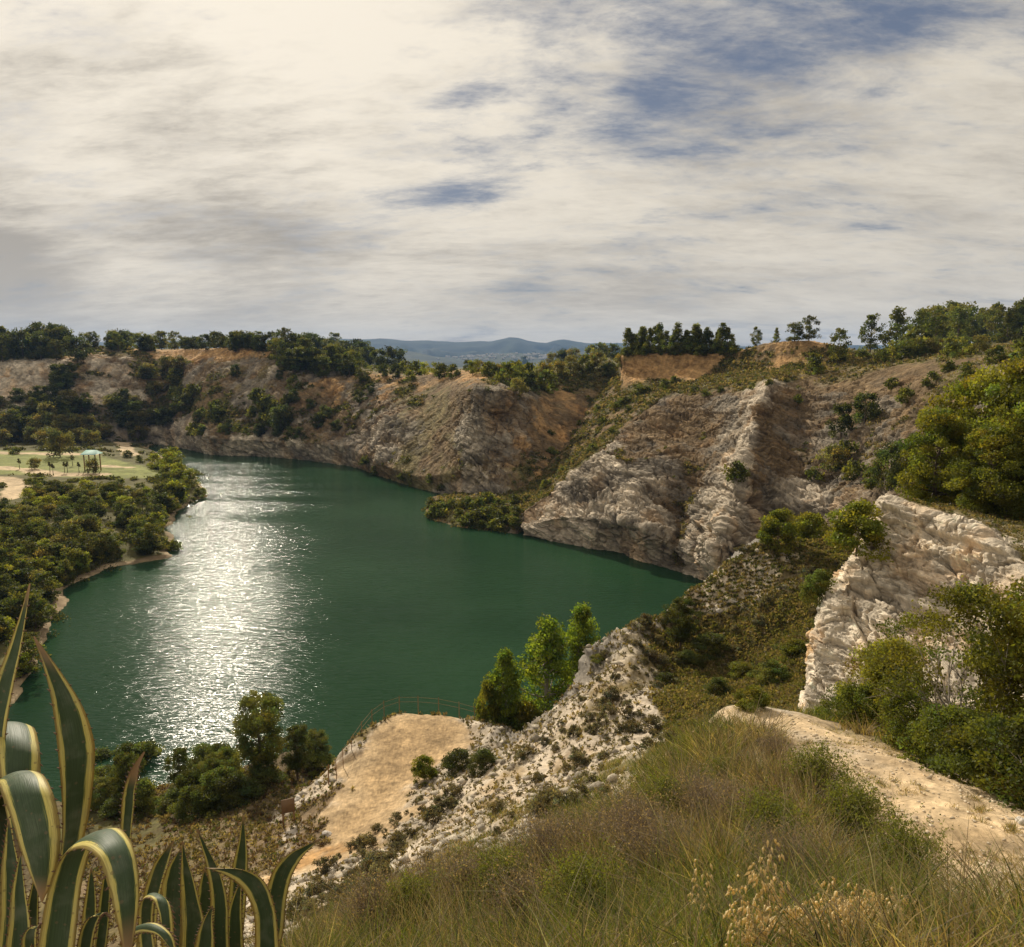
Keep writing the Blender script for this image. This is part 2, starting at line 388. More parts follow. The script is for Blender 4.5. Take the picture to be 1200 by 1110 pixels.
# ------------------------------------------------------------------ the big white cliff and its plateau
RC = [
 [(611,634,'W','w',.5),(612,620,166,'w',.6),(613,608,167,'w',.5),(615,599,168,'w',.6),(640,583,172,'dv',.6),(690,560,196,'bv',.6),(700,545,215,'v',.4),(700,535,235,'v',.4),(700,530,300,'v',.3),(700,540,420,'v',.3)],
 [(632,637,'W','w',.6),(632,612,162,'w',.9),(634,598,166,'w',.9),(640,581,172,'w',.7),(670,560,178,'dvg',.8),(712,530,200,'bv',.7),(722,505,220,'v',.4),(722,480,240,'v',.4),(722,470,300,'v',.3),(722,490,420,'v',.3)],
 [(660,643,'W','w',.6),(660,605,158,'w',1.),(663,583,165,'wg',1.1),(672,557,175,'wg',.8),(705,530,186,'bbg',1.),(748,490,210,'bv',.8),(760,462,232,'v',.4),(735,440,256,'o',.9),(728,416,262,'ov',.9),(728,414,420,'v',.3)],
 [(692,650,'W','w',.6),(692,607,152,'wg',1.1),(696,575,163,'wg',1.3),(706,533,172,'wg',.9),(738,500,195,'bbg',1.2),(775,466,216,'bgv',.9),(790,450,236,'vd',.4),(765,440,250,'o',.9),(760,414,256,'o',.9),(760,412,420,'v',.3)],
 [(728,654,'W','wg',.6),(730,612,146,'wg',1.2),(735,578,156,'wg',1.5),(742,536,166,'gub',1.1),(765,508,192,'bbbg',1.4),(792,468,210,'bbg',1.),(808,451,226,'vd',.4),(800,440,240,'o',.9),(798,412,246,'o',.9),(798,411,420,'v',.3)],
 [(764,669,'W','wg',.6),(766,626,140,'wg',1.2),(774,586,152,'wgb',1.6),(782,544,162,'gub',1.3),(795,510,190,'bbbg',1.4),(815,468,204,'bbg',1.),(828,450,216,'vd',.4),(830,439,231,'ov',.9),(830,412,238,'o',.9),(830,411,420,'v',.3)],
 [(792,680,'W','wgu',.7),(795,636,140,'gub',1.3),(804,592,152,'gub',1.6),(814,550,163,'ugb',1.4),(826,510,186,'bbug',1.4),(840,468,196,'bbg',1.),(850,448,206,'dv',.4),(858,437,222,'vd',.4),(862,412,229,'ov',.9),(862,411,420,'v',.3)],
 [(812,685,'W','w',.7),(816,640,130,'wg',1.1),(826,590,139,'wg',1.2),(844,548,150,'gbw',1.2),(856,508,172,'gwb',1.2),(866,466,184,'bgw',.9),(874,445,198,'dv',.4),(888,434,212,'vd',.4),(890,404,220,'bov',.9),(890,408,420,'v',.3)],
 [(838,690,'W','w',.7),(842,640,117,'w',1.1),(854,590,124,'w',1.2),(870,530,138,'w',1.0),(884,490,157,'wwb',1.0),(897,455,172,'wwb',.8),(902,441,192,'dv',.4),(918,432,204,'ov',.9),(925,398,212,'bod',.9),(925,408,420,'v',.3)],
 [(866,692,'W','wg',.8),(868,640,118,'wg',1.3),(878,590,125,'wgg',1.4),(892,530,142,'bbg',1.3),(903,490,163,'bbg',1.1),(912,458,178,'bw',.8),(916,440,188,'dv',.4),(940,430,200,'ov',.9),(948,398,209,'od',.9),(948,408,420,'v',.3)],
 [(905,690,'W','g',.8),(908,640,124,'gw',1.4),(914,590,132,'gw',1.5),(926,535,148,'bbg',1.3),(938,490,168,'bbg',1.2),(945,460,178,'bbg',.9),(950,440,186,'bd',.4),(972,428,196,'od',.9),(975,404,206,'od',.9),(975,408,420,'v',.3)],
 [(950,690,112,'g',.8),(955,640,118,'gw',1.3),(962,592,125,'wg',1.3),(968,545,139,'gub',1.4),(978,490,158,'bbg',1.3),(990,458,169,'bbg',.9),(1000,436,178,'bd',.5),(1008,426,190,'d',.4),(1010,416,204,'vd',.4),(1010,410,420,'v',.3)],
 [(1000,690,105,'g',.8),(1002,640,108,'gw',1.2),(1008,594,112,'wbg',1.2),(1014,550,126,'gub',1.4),(1025,490,146,'ugb',1.3),(1040,452,158,'bbg',.9),(1050,430,168,'bd',.5),(1060,421,180,'d',.4),(1062,413,200,'vd',.4),(1062,408,420,'v',.3)],
 [(1060,690,95,'g',.8),(1060,640,97,'gw',1.2),(1062,596,100,'wbg',1.2),(1068,550,112,'gub',1.4),(1076,490,128,'bug',1.3),(1090,446,140,'bbd',.9),(1105,424,152,'bd',.5),(1110,416,168,'d',.4),(1112,409,195,'vd',.4),(1112,405,420,'v',.3)],
 [(1130,690,84,'g',.8),(1130,640,86,'gw',1.2),(1132,596,88,'wbg',1.2),(1136,550,96,'gub',1.4),(1144,490,108,'wgb',1.4),(1155,440,120,'gwd',.9),(1170,420,134,'bd',.5),(1175,412,155,'d',.4),(1178,404,190,'vd',.4),(1178,398,420,'v',.3)],
 [(1230,700,76,'g',.8),(1230,640,78,'gw',1.2),(1230,590,80,'wbg',1.2),(1232,540,86,'gub',1.4),(1236,480,95,'wgb',1.4),(1240,430,104,'gwd',.9),(1250,414,118,'bd',.5),(1255,406,140,'d',.4),(1258,399,185,'vd',.4),(1258,392,420,'v',.3)],
 [(1480,700,66,'g',.8),(1480,640,68,'gw',1.2),(1480,590,70,'wbg',1.2),(1480,540,74,'gub',1.4),(1480,480,80,'wgb',1.4),(1480,430,88,'gwd',.9),(1480,412,100,'bd',.5),(1480,404,130,'d',.4),(1480,396,180,'vd',.4),(1480,390,420,'v',.3)],
]
build_patch('cliff', RC, 960, [76, 72, 76, 76, 66, 26, 24, 34, 12], M_ROCKFAR, 6.0, 300, csc=6.0, dip=(0.45, 0.1), relief=1.1, veg=0.25, facet=True, strata=1.2, flat=1.2, groove=.4, rustk=.6, tone=(.96, .91, .83))

# ------------------------------------------------------------------ near white outcrop on the right
WR = [
 [(960,850,41,'gw',.3),(965,760,43,'wg',.4),(1000,680,46,'wg',.4),(1046,598,47,'wd',.2),(1062,592,56,'d',.2),(1080,590,75,'d',.2)],
 [(936,830,36,'wwo',.35),(950,742,39,'wwo',.45),(986,666,42,'wwo',.45),(1034,592,44,'w',.25),(1055,588,54,'d',.2),(1080,585,75,'d',.2)],
 [(938,850,32,'wwo',.35),(953,748,34.8,'wwo',.5),(991,668,37.5,'wwwo',.5),(1040,588,39.6,'w',.35),(1062,586,52,'d',.2),(1085,582,75,'d',.2)],
 [(962,860,31,'w',.35),(985,754,33.8,'w',.6),(1022,680,36.3,'w',.6),(1064,596,38.6,'w',.35),(1085,590,51,'d',.2),(1105,584,75,'d',.2)],
 [(1006,868,29,'w',.35),(1030,772,31.5,'w',.6),(1070,694,34.2,'w',.6),(1105,608,36.6,'w',.35),(1118,594,50,'d',.2),(1140,585,75,'d',.2)],
 [(1056,875,27,'w',.35),(1080,786,29.5,'w',.6),(1118,710,32,'w',.6),(1150,630,34.4,'w',.35),(1165,603,48,'dv',.2),(1185,588,75,'d',.2)],
 [(1115,885,25,'w',.35),(1130,805,27,'w',.6),(1165,732,29.5,'w',.6),(1196,655,31.5,'wd',.3),(1215,612,46,'dv',.2),(1235,590,75,'d',.2)],
 [(1180,895,23,'w',.35),(1200,815,25,'w',.5),(1230,745,27,'w',.5),(1262,668,29,'wd',.3),(1280,620,44,'dv',.2),(1300,592,75,'d',.2)],
 [(1330,910,19,'w',.35),(1340,830,21,'w',.5),(1360,760,23,'w',.5),(1390,690,25,'wd',.3),(1420,640,40,'dv',.2),(1440,600,75,'d',.2)],
 [(1600,930,15,'w',.35),(1600,850,17,'w',.5),(1620,790,19,'w',.5),(1650,710,22,'wd',.3),(1680,660,36,'dv',.2),(1700,610,75,'d',.2)],
]
build_patch('rock_outcrop', WR, 520, [110, 110, 110, 50, 20], M_ROCKNEAR, 1.7, 400, csc=2.2, dip=(0.1, 0.0), ground_amp=0.2, relief=.85, veg=0.2, strata=2.0, rustk=.45, facet=True, flat=1.35, groove=.12, tone=(1.1, 1.06, .98))

# ------------------------------------------------------------------ near land: triangulated survey points, sampled on a polar grid
def Z(px, py, z): return W(px, py, z)
NEAR = [  # (point, types, amp)
 # camera hill
 (np.array([0, -3, 38.8]), 'd', .1), (np.array([-12, -3, 37.5]), 'd', .1), (np.array([14, -3, 39.2]), 'd', .1),
 (np.array([0, 0.6, 38.2]), 'd', .1), (np.array([-2.2, 2.2, 37.0]), 'd', .1), (np.array([-6, 2.5, 35.0]), 'du', .1), (np.array([-20, -3, 30.]), 'd', .1),
 (np.array([-3, 4.2, 34.8]), 'du', .1), (np.array([-7, 7, 30.0]), 'du', .2), (np.array([-25, 8, 22.]), 'du', .3), (np.array([1.5, 3.2, 36.9]), 'vd', .1),
 (np.array([-45, 10, 12.]), 'du', .3), (np.array([-50, 40, -3.]), 'v', .3), (np.array([-30, 30, 8.]), 'du', .3), (np.array([-60, -3, 12.]), 'du', .3),
 (np.array([5, 2.2, 37.7]), 'vd', .1), (np.array([9, 4, 37.2]), 'd', .1), (np.array([20, 3, 38.5]), 'd', .2), (np.array([40, 5, 40.]), 'd', .2),
 # grass crest
 (P(370,1125,9), 'ddw', .15), (P(450,1088,10), 'ddw', .15), (P(600,1045,11), 'dddw', .15), (P(700,1000,11.5), 'ddv', .15), (P(790,930,13), 'vd', .15), (P(846,872,15.2), 'vd', .12),
 (P(560,1120,8), 'dv', .15), (P(700,1060,8), 'vd', .15), (P(850,1010,8.5), 'vd', .15), (P(980,1030,7.5), 'vd', .15), (P(1060,1090,6.3), 'vd', .1), (P(800,1108,6.), 'vd', .15),
 (P(920,930,11.), 'vd', .12), (P(840,925,13), 'vd', .12),
 # path: near edge, far edge
 (P(832,846,18.5), 'ssw', .08), (P(850,828,19.5), 'ssw', .08), (P(880,822,19.2), 'ssw', .08), (P(892,880,13.8), 'ssw', .11), (P(960,860,16.6), 'ssw', .12), (P(950,930,11.2), 'ssw', .11), (P(1000,970,9.7), 'ssw', .11), (P(1045,890,13.8), 'ssw', .12),
 (P(1080,1025,8.2), 'ssw', .11), (P(1130,930,11.6), 'ssw', .11), (P(1150,1090,6.8), 'ssw', .11), (P(1200,968,10.2), 'ssw', .11), (P(1260,1130,6.), 'ssw', .11), (P(1320,1030,8.8), 'ssw', .11),
] + [(P(*q) + np.array([-.45, -.35, .06]), 'vd', .12) for q in [(840,852,18.3),(892,880,13.8),(920,905,12.3),(950,930,11.2),(975,950,10.4),(1000,970,9.7),(1040,998,8.9),(1080,1025,8.2),(1115,1055,7.5),(1150,1090,6.8)]] + [
 # ground right of the path, under the bush and to the outcrop foot
 (P(1000,850,20), 'vu', .15), (P(1100,880,17), 'vu', .15), (P(1200,930,14), 'vu', .15), (P(1400,980,12), 'v', .15),
 (P(940,838,27), 'vd', .2), (P(1000,858,26), 'v', .2), (P(1100,875,22), 'v', .2), (P(1220,890,19), 'v', .2), (P(1450,900,15), 'v', .2),
 (np.array([70, 14, 39.]), 'v', .2), (np.array([80, 40, 36.]), 'v', .2), (np.array([60, 60, 30.]), 'v', .2), (np.array([45, 50, 29.]), 'vd', .2),
 (P(1010,850,33), 'v', .2), (P(1060,800,40), 'v', .2),
 # behind the crest, falling toward the white slope
 (P(640,1000,21), 'dw', .3), (P(480,1060,20), 'dw', .3), (P(740,935,24), 'dw', .3), (P(830,868,26), 'vd', .3), (P(360,1110,20), 'dw', .3), (P(905,845,26), 'vd', .3),
 # white scrubby slope
 (Z(345,1075,13), 'wd', .25), (Z(400,1035,12.2), 'wwd', .25), (Z(480,990,12), 'wwd', .25), (Z(550,955,13.2), 'wwwd', .25), (Z(640,920,15), 'wwwd', .25), (Z(700,895,16.5), 'wwd', .25),
 (Z(760,850,15.8), 'wwd', .25), (Z(560,905,11), 'wwd', .25), (Z(620,885,12.3), 'wwd', .25), (Z(680,850,14.2), 'wwd', .3), (Z(735,815,15.2), 'wd', .25),
 (Z(700,800,15), 'wwd', .3), (Z(740,765,16), 'wd', .3), (Z(510,912,9.2), 'wwd', .2), (Z(590,875,9.8), 'wg', .3),
 # grey rubble under the ridge, ridge crest
 (Z(560,868,8.3), 'gw', .3), (Z(610,855,9.0), 'g', .6), (Z(641,835,10.5), 'g', .7), (Z(662,805,12), 'g', .7), (Z(680,765,14.8), 'g', .6), (Z(688,748,16.), 'g', .5), (Z(705,742,16.2), 'g', .5), (Z(722,732,16.5), 'gdw', .4), (Z(745,717,17.), 'dwg', .3),
 (Z(790,700,17.4), 'wwd', .5), (Z(815,676,18.6), 'wwd', .5), (Z(850,655,20.2), 'wwd', .5), (Z(885,636,21.2), 'wd', .3), (Z(925,632,21.4), 'wd', .3), (Z(970,630,21.6), 'vd', .3), (Z(1030,640,21.5), 'v', .3),
 # drop from the ridge to the lake
 (Z(540,842,2.5)+np.array([0,2.,0]), 'gu', .3), (Z(590,846,2)+np.array([0,3.,0]), 'u', .3), (Z(641,835,10.5)+np.array([-1.,5,-8]), 'g', .5), (Z(685,745,16)+np.array([-2.,5,-13]), 'g', .5), (Z(720,728,16.5)+np.array([-1,6,-16.]), 'g', .6),
 (Z(745,715,17)+np.array([-1,7,-18.]), 'g', .6), (Z(790,698,17.4)+np.array([-1,9,-19.]), 'g', .6), (Z(815,668,19)+np.array([-2,12,-20.]), 'g', .6), (Z(850,650,20)+np.array([0,20.,-16]), 'g', .5),
 (Z(885,634,21)+np.array([2,14.,-12]), 'gd', .4), (Z(925,630,21.4)+np.array([2,14.,-10]), 'vd', .4), (Z(970,628,21.6)+np.array([4,14.,-8]), 'v', .4), (Z(1030,630,22)+np.array([8,14.,-6]), 'v', .4),
 (np.array([40, 118, 12.]), 'g', .4), (np.array([64, 100, 12.]), 'v', .4), (np.array([90, 80, 26.]), 'v', .4), (np.array([26, 120, -3.]), 'g', .4), (np.array([0, 80, -4.]), 'g', .4), (np.array([16, 90, -4.]), 'g', .4),
 # gully and shoulder
 (Z(770,740,15), 'dvw', .25), (Z(800,765,13.8), 'v', .25), (Z(800,800,14), 'vw', .2), (Z(850,800,14.5), 'v', .25), (Z(870,780,14.5), 'v', .25), (Z(840,735,15.6), 'vd', .5), (Z(880,700,18), 'vdw', .5), (Z(830,700,17.3), 'wwd', .5),
 (Z(920,670,19.8), 'wd', .5), (Z(960,700,19.), 'vd', .4), (Z(930,740,17.4), 'v', .3), (Z(920,800,17), 'v', .25), (Z(870,830,17), 'v', .25), (Z(990,680,20.5), 'v', .3), (Z(950,660,20.5), 'vd', .3), (Z(880,665,19.8), 'wdw', .5), (Z(860,685,18.6), 'wd', .5), (Z(800,725,15.6), 'vd', .4),
 # terrace (orange earth), its pale rim and its edge
 (Z(468,850,8.), 's', .04), (Z(500,842,8.), 's', .04), (Z(540,850,8.), 's', .04), (Z(517,881,8.), 's', .04), (Z(482,908,8.), 's', .04), (Z(447,936,8.1), 's', .04), (Z(410,975,8.4), 's', .05), (Z(372,1003,9.), 'so', .06), (Z(335,1040,10.5), 'wd', .2),
 (Z(444,868,8.), 's', .04), (Z(426,912,8.), 's', .04), (Z(396,963,8.2), 's', .05), (Z(368,985,8.4), 'wb', .15), (Z(420,880,8.1), 'wdb', .2), (Z(402,920,8.), 'wdb', .2), (Z(460,880,8.), 's', .04),
 (Z(466,826,8.2), 'wd', .12), (Z(513,828,8.2), 'wd', .12), (Z(552,838,8.2), 'wd', .12), (Z(428,847,8.), 'wd', .12), (Z(408,868,7.6), 'wbd', .2), (Z(386,900,7.), 'wbd', .2), (Z(370,930,6.6), 'wb', .2), (Z(340,960,6.6), 'wbu', .2),
 (Z(466,826,8.2)+np.array([0,4.,-9.5]), 'g', .4), (Z(513,828,8.2)+np.array([0,4.,-9.5]), 'g', .4), (Z(552,838,8)+np.array([0,5.,-8.]), 'u', .4), (Z(428,847,8)+np.array([-3.,4,-9.]), 'g', .4), (Z(408,868,7.6)+np.array([-3.5,2.5,-8.]), 'gu', .4), (Z(386,900,7)+np.array([-3.,1.8,-4.5]), 'ub', .3),
 # lower left: dark wooded toe and straw slope
 (Z(330,925,4.5), 'ub', .2), (Z(300,960,5.), 'bdu', .2), (Z(250,960,4.5), 'bdu', .2), (Z(210,985,5.), 'bdu', .2), (Z(270,1010,7.), 'bd', .2), (Z(220,1060,9.), 'bd', .2), (Z(300,1060,10), 'bdw', .2), (Z(150,980,3.5), 'uv', .2), (Z(60,1000,2.5), 'uv', .2),
 (Z(330,900,2.), 'u', .2), (Z(280,915,1.8), 'u', .2), (Z(210,930,1.5), 'u', .2), (Z(110,950,1.2), 'uv', .2), (Z(0,960,1.2), 'uv', .2), (Z(360,880,.8), 'u', .2), (Z(-200,960,1.2), 'uv', .2),
 (Z(340,868,-2), 'u', .2), (Z(280,880,-2), 'u', .2), (Z(200,900,-2), 'u', .2), (Z(110,915,-2), 'u', .2), (Z(0,920,-2), 'u', .2), (Z(-260,930,-2), 'u', .2),
 (np.array([-15, 24, 16.]), 'du', .3), (np.array([-8, 24, 18.]), 'dw', .3),
]
npts = [Vector((p[0], p[1])) for p, _, _ in NEAR]
res = delaunay_2d_cdt(npts, [], [], 0, 1e-4)
tv = np.array([[v.x, v.y] for v in res[0]])
orig = [o[0] for o in res[3]]
tz = np.array([NEAR[i][0][2] for i in orig])
tt = np.array([tvec(NEAR[i][1]) for i in orig])
ta = np.array([NEAR[i][2] for i in orig])
tdat = np.concatenate([tz[:, None], ta[:, None], tt], -1)
nz = np.log(0.8)
az = np.radians(np.concatenate([np.linspace(-80, -40, 90, endpoint=False), np.linspace(-40, 40, 900, endpoint=False), np.linspace(40, 82, 90)]))
rr = np.exp(np.linspace(np.log(0.8), np.log(138.0), 760))
gx = np.sin(az)[:, None] * rr[None, :]
gy = np.cos(az)[:, None] * rr[None, :]
val = np.full(gx.shape + (tdat.shape[1],), np.nan)
for tri in res[2]:
    a, b, c = tv[tri[0]], tv[tri[1]], tv[tri[2]]
    mnx, mxx = min(a[0], b[0], c[0]), max(a[0], b[0], c[0])
    mny, mxy = min(a[1], b[1], c[1]), max(a[1], b[1], c[1])
    idx = np.nonzero((gx >= mnx) & (gx <= mxx) & (gy >= mny) & (gy <= mxy))
    if not len(idx[0]): continue
    x, y = gx[idx], gy[idx]
    det = (b[1] - c[1]) * (a[0] - c[0]) + (c[0] - b[0]) * (a[1] - c[1])
    if abs(det) < 1e-9: continue
    l0 = ((b[1] - c[1]) * (x - c[0]) + (c[0] - b[0]) * (y - c[1])) / det
    l1 = ((c[1] - a[1]) * (x - c[0]) + (a[0] - c[0]) * (y - c[1])) / det
    l2 = 1 - l0 - l1
    ok = (l0 >= -1e-6) & (l1 >= -1e-6) & (l2 >= -1e-6)
    ii = (idx[0][ok], idx[1][ok])
    val[ii] = l0[ok, None] * tdat[tri[0]] + l1[ok, None] * tdat[tri[1]] + l2[ok, None] * tdat[tri[2]]
hole = np.isnan(val[..., 0])
val[hole] = 0
val[hole, 0] = -6
val[hole, 2 + TYPES.index('u')] = 1
for it in range(10):
    val[1:-1] = 0.25 * val[:-2] + 0.5 * val[1:-1] + 0.25 * val[2:]
    val[:, 1:-1] = 0.25 * val[:, :-2] + 0.5 * val[:, 1:-1] + 0.25 * val[:, 2:]
npos = np.stack([gx, gy, val[..., 0]], -1)
na = val[..., 1]
nw = np.clip(val[..., 2:], 0, 1)
nrm = grid_normals(npos)
if nrm[..., 2].mean() < 0: nrm = -nrm
rock = nw[..., 1] + 0.35 * nw[..., 0]
d, e1, r1, r2 = rock_displace(npos, na, nrm, 2.2, 510, (0.5, -0.3))
soft = 0.8 * fbm(npos, 3.5, 6, 540) + 0.5 * fbm(npos, 0.7, 4, 545)
gul = ridged(npos, (3.0, 5.0, 5.0), 4, 548) - 0.5
off = na * (d * rock + (soft * 1.2 + 1.3 * fbm(npos, 10.0, 4, 549) * (npos[..., 1] > 30)) * (1 - rock) - 0.8 * gul * nw[..., 0])
near_fade = smooth(1.0, 6.0, rr)[None, :]
npos = npos + nrm * (off * near_fade)[..., None]
nn = grid_normals(npos)
if nn[..., 2].mean() < 0: nn = -nn
ncol, nq = colour_from_types(nw, npos, 0.6, 2.2, 560, 4.0)
pat = fbm(npos, 0.9, 5, 580, 0.6)
ncol *= (1 + 0.30 * pat + 0.22 * fbm(npos, 5.0, 4, 590))[..., None]
sp_ = fbm(npos, 0.12, 3, 601); st_ = fbm(npos, (0.9, 0.25, 1), 4, 603)
ncol *= (1 + (0.30 * sp_ + 0.26 * st_ + .16 * fbm(npos, .45, 4, 606)) * nw[..., 6])[..., None]
soil_shade = np.clip(nw[..., 4] + nw[..., 5], 0, 1) * (1 - smooth(20, 30, np.hypot(npos[..., 0], npos[..., 1])))  # near soil mixed to dark humus brown, painting deeper shade between the grass
ncol = ncol * (1 - .75 * soil_shade)[..., None] + np.array([.085, .062, .036]) * (.75 * soil_shade)[..., None] * (1 + .4 * pat)[..., None]
ncol *= 1 + (np.array([.90, .82, .70]) - 1) * nw[..., 0:1]
tan = smooth(0.0, 0.6, fbm(npos, 1.6, 5, 595)) * nw[..., 0]
ncol *= 1 + (np.array([.70, .63, .53]) - 1) * (nw[..., 6] * (npos[..., 1] > 35))[..., None]
ncol *= 1 + (np.array([0.72, 0.6, 0.42]) - 1) * (0.8 * tan)[..., None]
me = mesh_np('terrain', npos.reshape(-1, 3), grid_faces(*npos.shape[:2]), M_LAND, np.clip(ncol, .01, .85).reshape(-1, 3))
tag(obj('terrain', me), kind='structure')
TERRAIN.append(('terrain', npos.reshape(-1, 3), nn.reshape(-1, 3), nq.reshape(-1, len(TYPES)), npos.shape[:2]))

# ------------------------------------------------------------------ ground sheet: left bank, lake bed, plain to the horizon
SHORE = [(-900,1050),(-300,1000),(-60,900),(-5,860),(28,814),(42,780),(58,729),(78,694),(98,680),(132,664),(160,660),(196,653),(204,641),(196,630),(190,622),(209,603),(226,590),(240,582),(238,573),(228,556),(216,548),(190,535),(172,526),(186,519)]
sh = np.array([W(x, y, 0)[:2] for x, y in SHORE])
poly = np.concatenate([sh, np.array([[-200, 420], [-900, 420], [-900, -50], [-120, -50]])])
def in_poly(x, y, pl):
    r = np.zeros(x.shape, bool)
    j = len(pl) - 1
    for i in range(len(pl)):
        xi, yi = pl[i]; xj, yj = pl[j]
        c = ((yi > y) != (yj > y)) & (x < (xj - xi) * (y - yi) / (yj - yi + 1e-12) + xi)
        r ^= c
        j = i
    return r
def dist_line(x, y, pl):
    d = np.full(x.shape, 1e9)
    for a, b in zip(pl[:-1], pl[1:]):
        ab = b - a
        t = np.clip(((x - a[0]) * ab[0] + (y - a[1]) * ab[1]) / (ab @ ab + 1e-9), 0, 1)
        d = np.minimum(d, np.hypot(x - a[0] - t * ab[0], y - a[1] - t * ab[1]))
    return d
gaz = np.radians(np.linspace(-75, 75, 900))
grr = np.concatenate([np.linspace(20, 130, 120, endpoint=False), np.exp(np.linspace(np.log(130), np.log(420), 480, endpoint=False)), np.exp(np.linspace(np.log(420), np.log(9000), 60))])
gx = np.sin(gaz)[:, None] * grr[None, :]
gy = np.cos(gaz)[:, None] * grr[None, :]
g3 = np.stack([gx, gy, gx * 0], -1)
warpx = gx + 1.6 * fbm(g3, 9.0, 4, 700)
warpy = gy + 1.6 * fbm(g3, 9.0, 4, 705)
ins = in_poly(warpx, warpy, poly)
dsh = dist_line(warpx, warpy, sh)
gz = np.where(ins, 0.15 + 4.0 * (1 - np.exp(-dsh / 14.0)) + 0.35 * fbm(g3, 8.0, 5, 710), np.maximum(-5, -0.25 - 0.3 * dsh))
far = smooth(600, 2500, np.hypot(gx, gy))
gz = gz * (1 - far) + far * (14 + 10 * fbm(g3, 900.0, 4, 715))
gpos = np.stack([gx, gy, gz], -1)
gw = np.zeros(gx.shape + (len(TYPES),))
def wt(c, v):
    gw[..., TYPES.index(c)] = np.maximum(gw[..., TYPES.index(c)], v)
gpx, gpy, gpf = proj(gpos)
wt('v', 0.75 * np.ones(gx.shape)); wt('u', 0.45 * np.ones(gx.shape))
def line_w(pts, w0, w1):
    l = np.array([W(x, y, 4.0)[:2] for x, y in pts])
    return 1 - smooth(w0, w1, dist_line(gx, gy, l) + 1.2 * fbm(g3, 5.0, 3, 720))
md = np.array([W(x, y, 4)[:2] for x, y in [(-200, 560), (-200, 528), (0, 528), (105, 529), (150, 541), (185, 546), (190, 556), (110, 560), (0, 556)]])
meadow = in_poly(warpx, warpy, md).astype(float)
for _ in range(4):
    meadow[1:-1, 1:-1] = 0.2 * (meadow[1:-1, 1:-1] + meadow[:-2, 1:-1] + meadow[2:, 1:-1] + meadow[1:-1, :-2] + meadow[1:-1, 2:])
road = np.maximum.reduce([line_w([(128, 503), (146, 517), (152, 530)], 2.0, 3.6), line_w([(-200, 531), (20, 531), (105, 532)], 2.2, 4.5),
        line_w([(-200, 548), (0, 549), (30, 551), (70, 556), (115, 555)], 2.2, 4.5), line_w([(-60, 560), (10, 562), (22, 572), (10, 583), (-40, 594)], 2.4, 4.0), line_w([(115, 545), (150, 545)], 1.5, 3)])
gw *= (1 - np.maximum(meadow, road))[..., None]
wt('d', 0.45 * meadow * (1 - road)); wt('v', 0.55 * meadow * (1 - road))
wt('s', road)
bch = (1 - smooth(0.5, 3.0, dsh)) * ins
gw *= (1 - bch)[..., None]
wt('s', 0.55 * bch); wt('b', 0.6 * bch)
gcol, gq = colour_from_types(gw, gpos, 0.35, 5.0, 730, 4.0)
mg = np.array([0.27, 0.31, 0.09])
gcol = gcol * (1 - 0.6 * (meadow * (1 - road)))[..., None] + mg * (0.6 * meadow * (1 - road))[..., None]
gcol *= (1 + 0.3 * fbm(gpos, 3.0, 5, 740))[..., None]
me = mesh_np('ground', gpos.reshape(-1, 3), grid_faces(*gx.shape), M_GROUND, np.clip(gcol, .01, .8).reshape(-1, 3))
tag(obj('ground', me), kind='structure')
gn = grid_normals(gpos)
if gn[..., 2].mean() < 0: gn = -gn
TERRAIN.append(('ground', gpos.reshape(-1, 3), gn.reshape(-1, 3), gq.reshape(-1, len(TYPES)), gx.shape))

# ------------------------------------------------------------------ distant hills
def hills(name, D, prof, base, depth, seed, colr):
    xs = np.array([p[0] for p in prof]); ys = np.array([p[1] for p in prof])
    u = np.linspace(xs[0], xs[-1], 420)
    yy = np.interp(u, xs, ys)
    ridge = np.array([P(a, b, D) for a, b in zip(u, yy)])
    nv = 46
    rows = []
    for k in range(nv):
        t = k / (nv - 1)
        if t < 0.7:
            s = t / 0.7
            y = D - depth * (1 - s)
            h = base + (ridge[:, 2] - base) * (s ** 1.4)
        else:
            s = (t - 0.7) / 0.3
            y = D + depth * 0.4 * s
            h = ridge[:, 2] + (base - ridge[:, 2]) * s
        rows.append(np.stack([ridge[:, 0] * y / D, np.full_like(h, y), h], -1))
    g = np.stack(rows, 1)
    tt_ = np.linspace(0, 1, nv)
    w = np.sin(np.pi * np.clip(tt_ / 0.7, 0, 1))
    rid = ridged(g, D * 0.06, 5, seed) - 0.5
    g[..., 2] += rid * (w * (ridge[:, 2].mean() - base) * 0.7)[None, :] + fbm(g, D * 0.02, 4, seed + 3) * 6
    c, _ = np.array(colr) * (1 + 0.5 * fbm(g, D * 0.02, 5, seed + 9))[..., None], 0
    me = mesh_np(name, g.reshape(-1, 3), grid_faces(*g.shape[:2]), M_GROUND, np.clip(c, .01, .5).reshape(-1, 3))
    return tag(obj(name, me), kind='structure'), g
hills('distant_hills', 7500, [(-500,404),(0,402),(200,400),(330,399),(400,396.5),(425,397),(445,395.5),(465,398),(500,398.5),(535,400.5),(552,399.5),(575,400),(585,397.5),(598,395),(608,396),(620,400),(640,402),(652,398.5),(660,397.5),(672,399.5),(690,402),(720,401),(760,404),(900,406),(1200,402),(1700,400)], 10, 2600, 801, (0.040, 0.048, 0.024))
_, HG = hills('distant_hills', 5200, [(-500,420),(300,418),(420,412),(450,409),(480,411),(510,417),(540,419),(570,416),(600,413),(640,415),(680,413),(720,412),(760,416),(900,420),(1700,420)], 8, 1500, 820, (0.06, 0.065, 0.03))

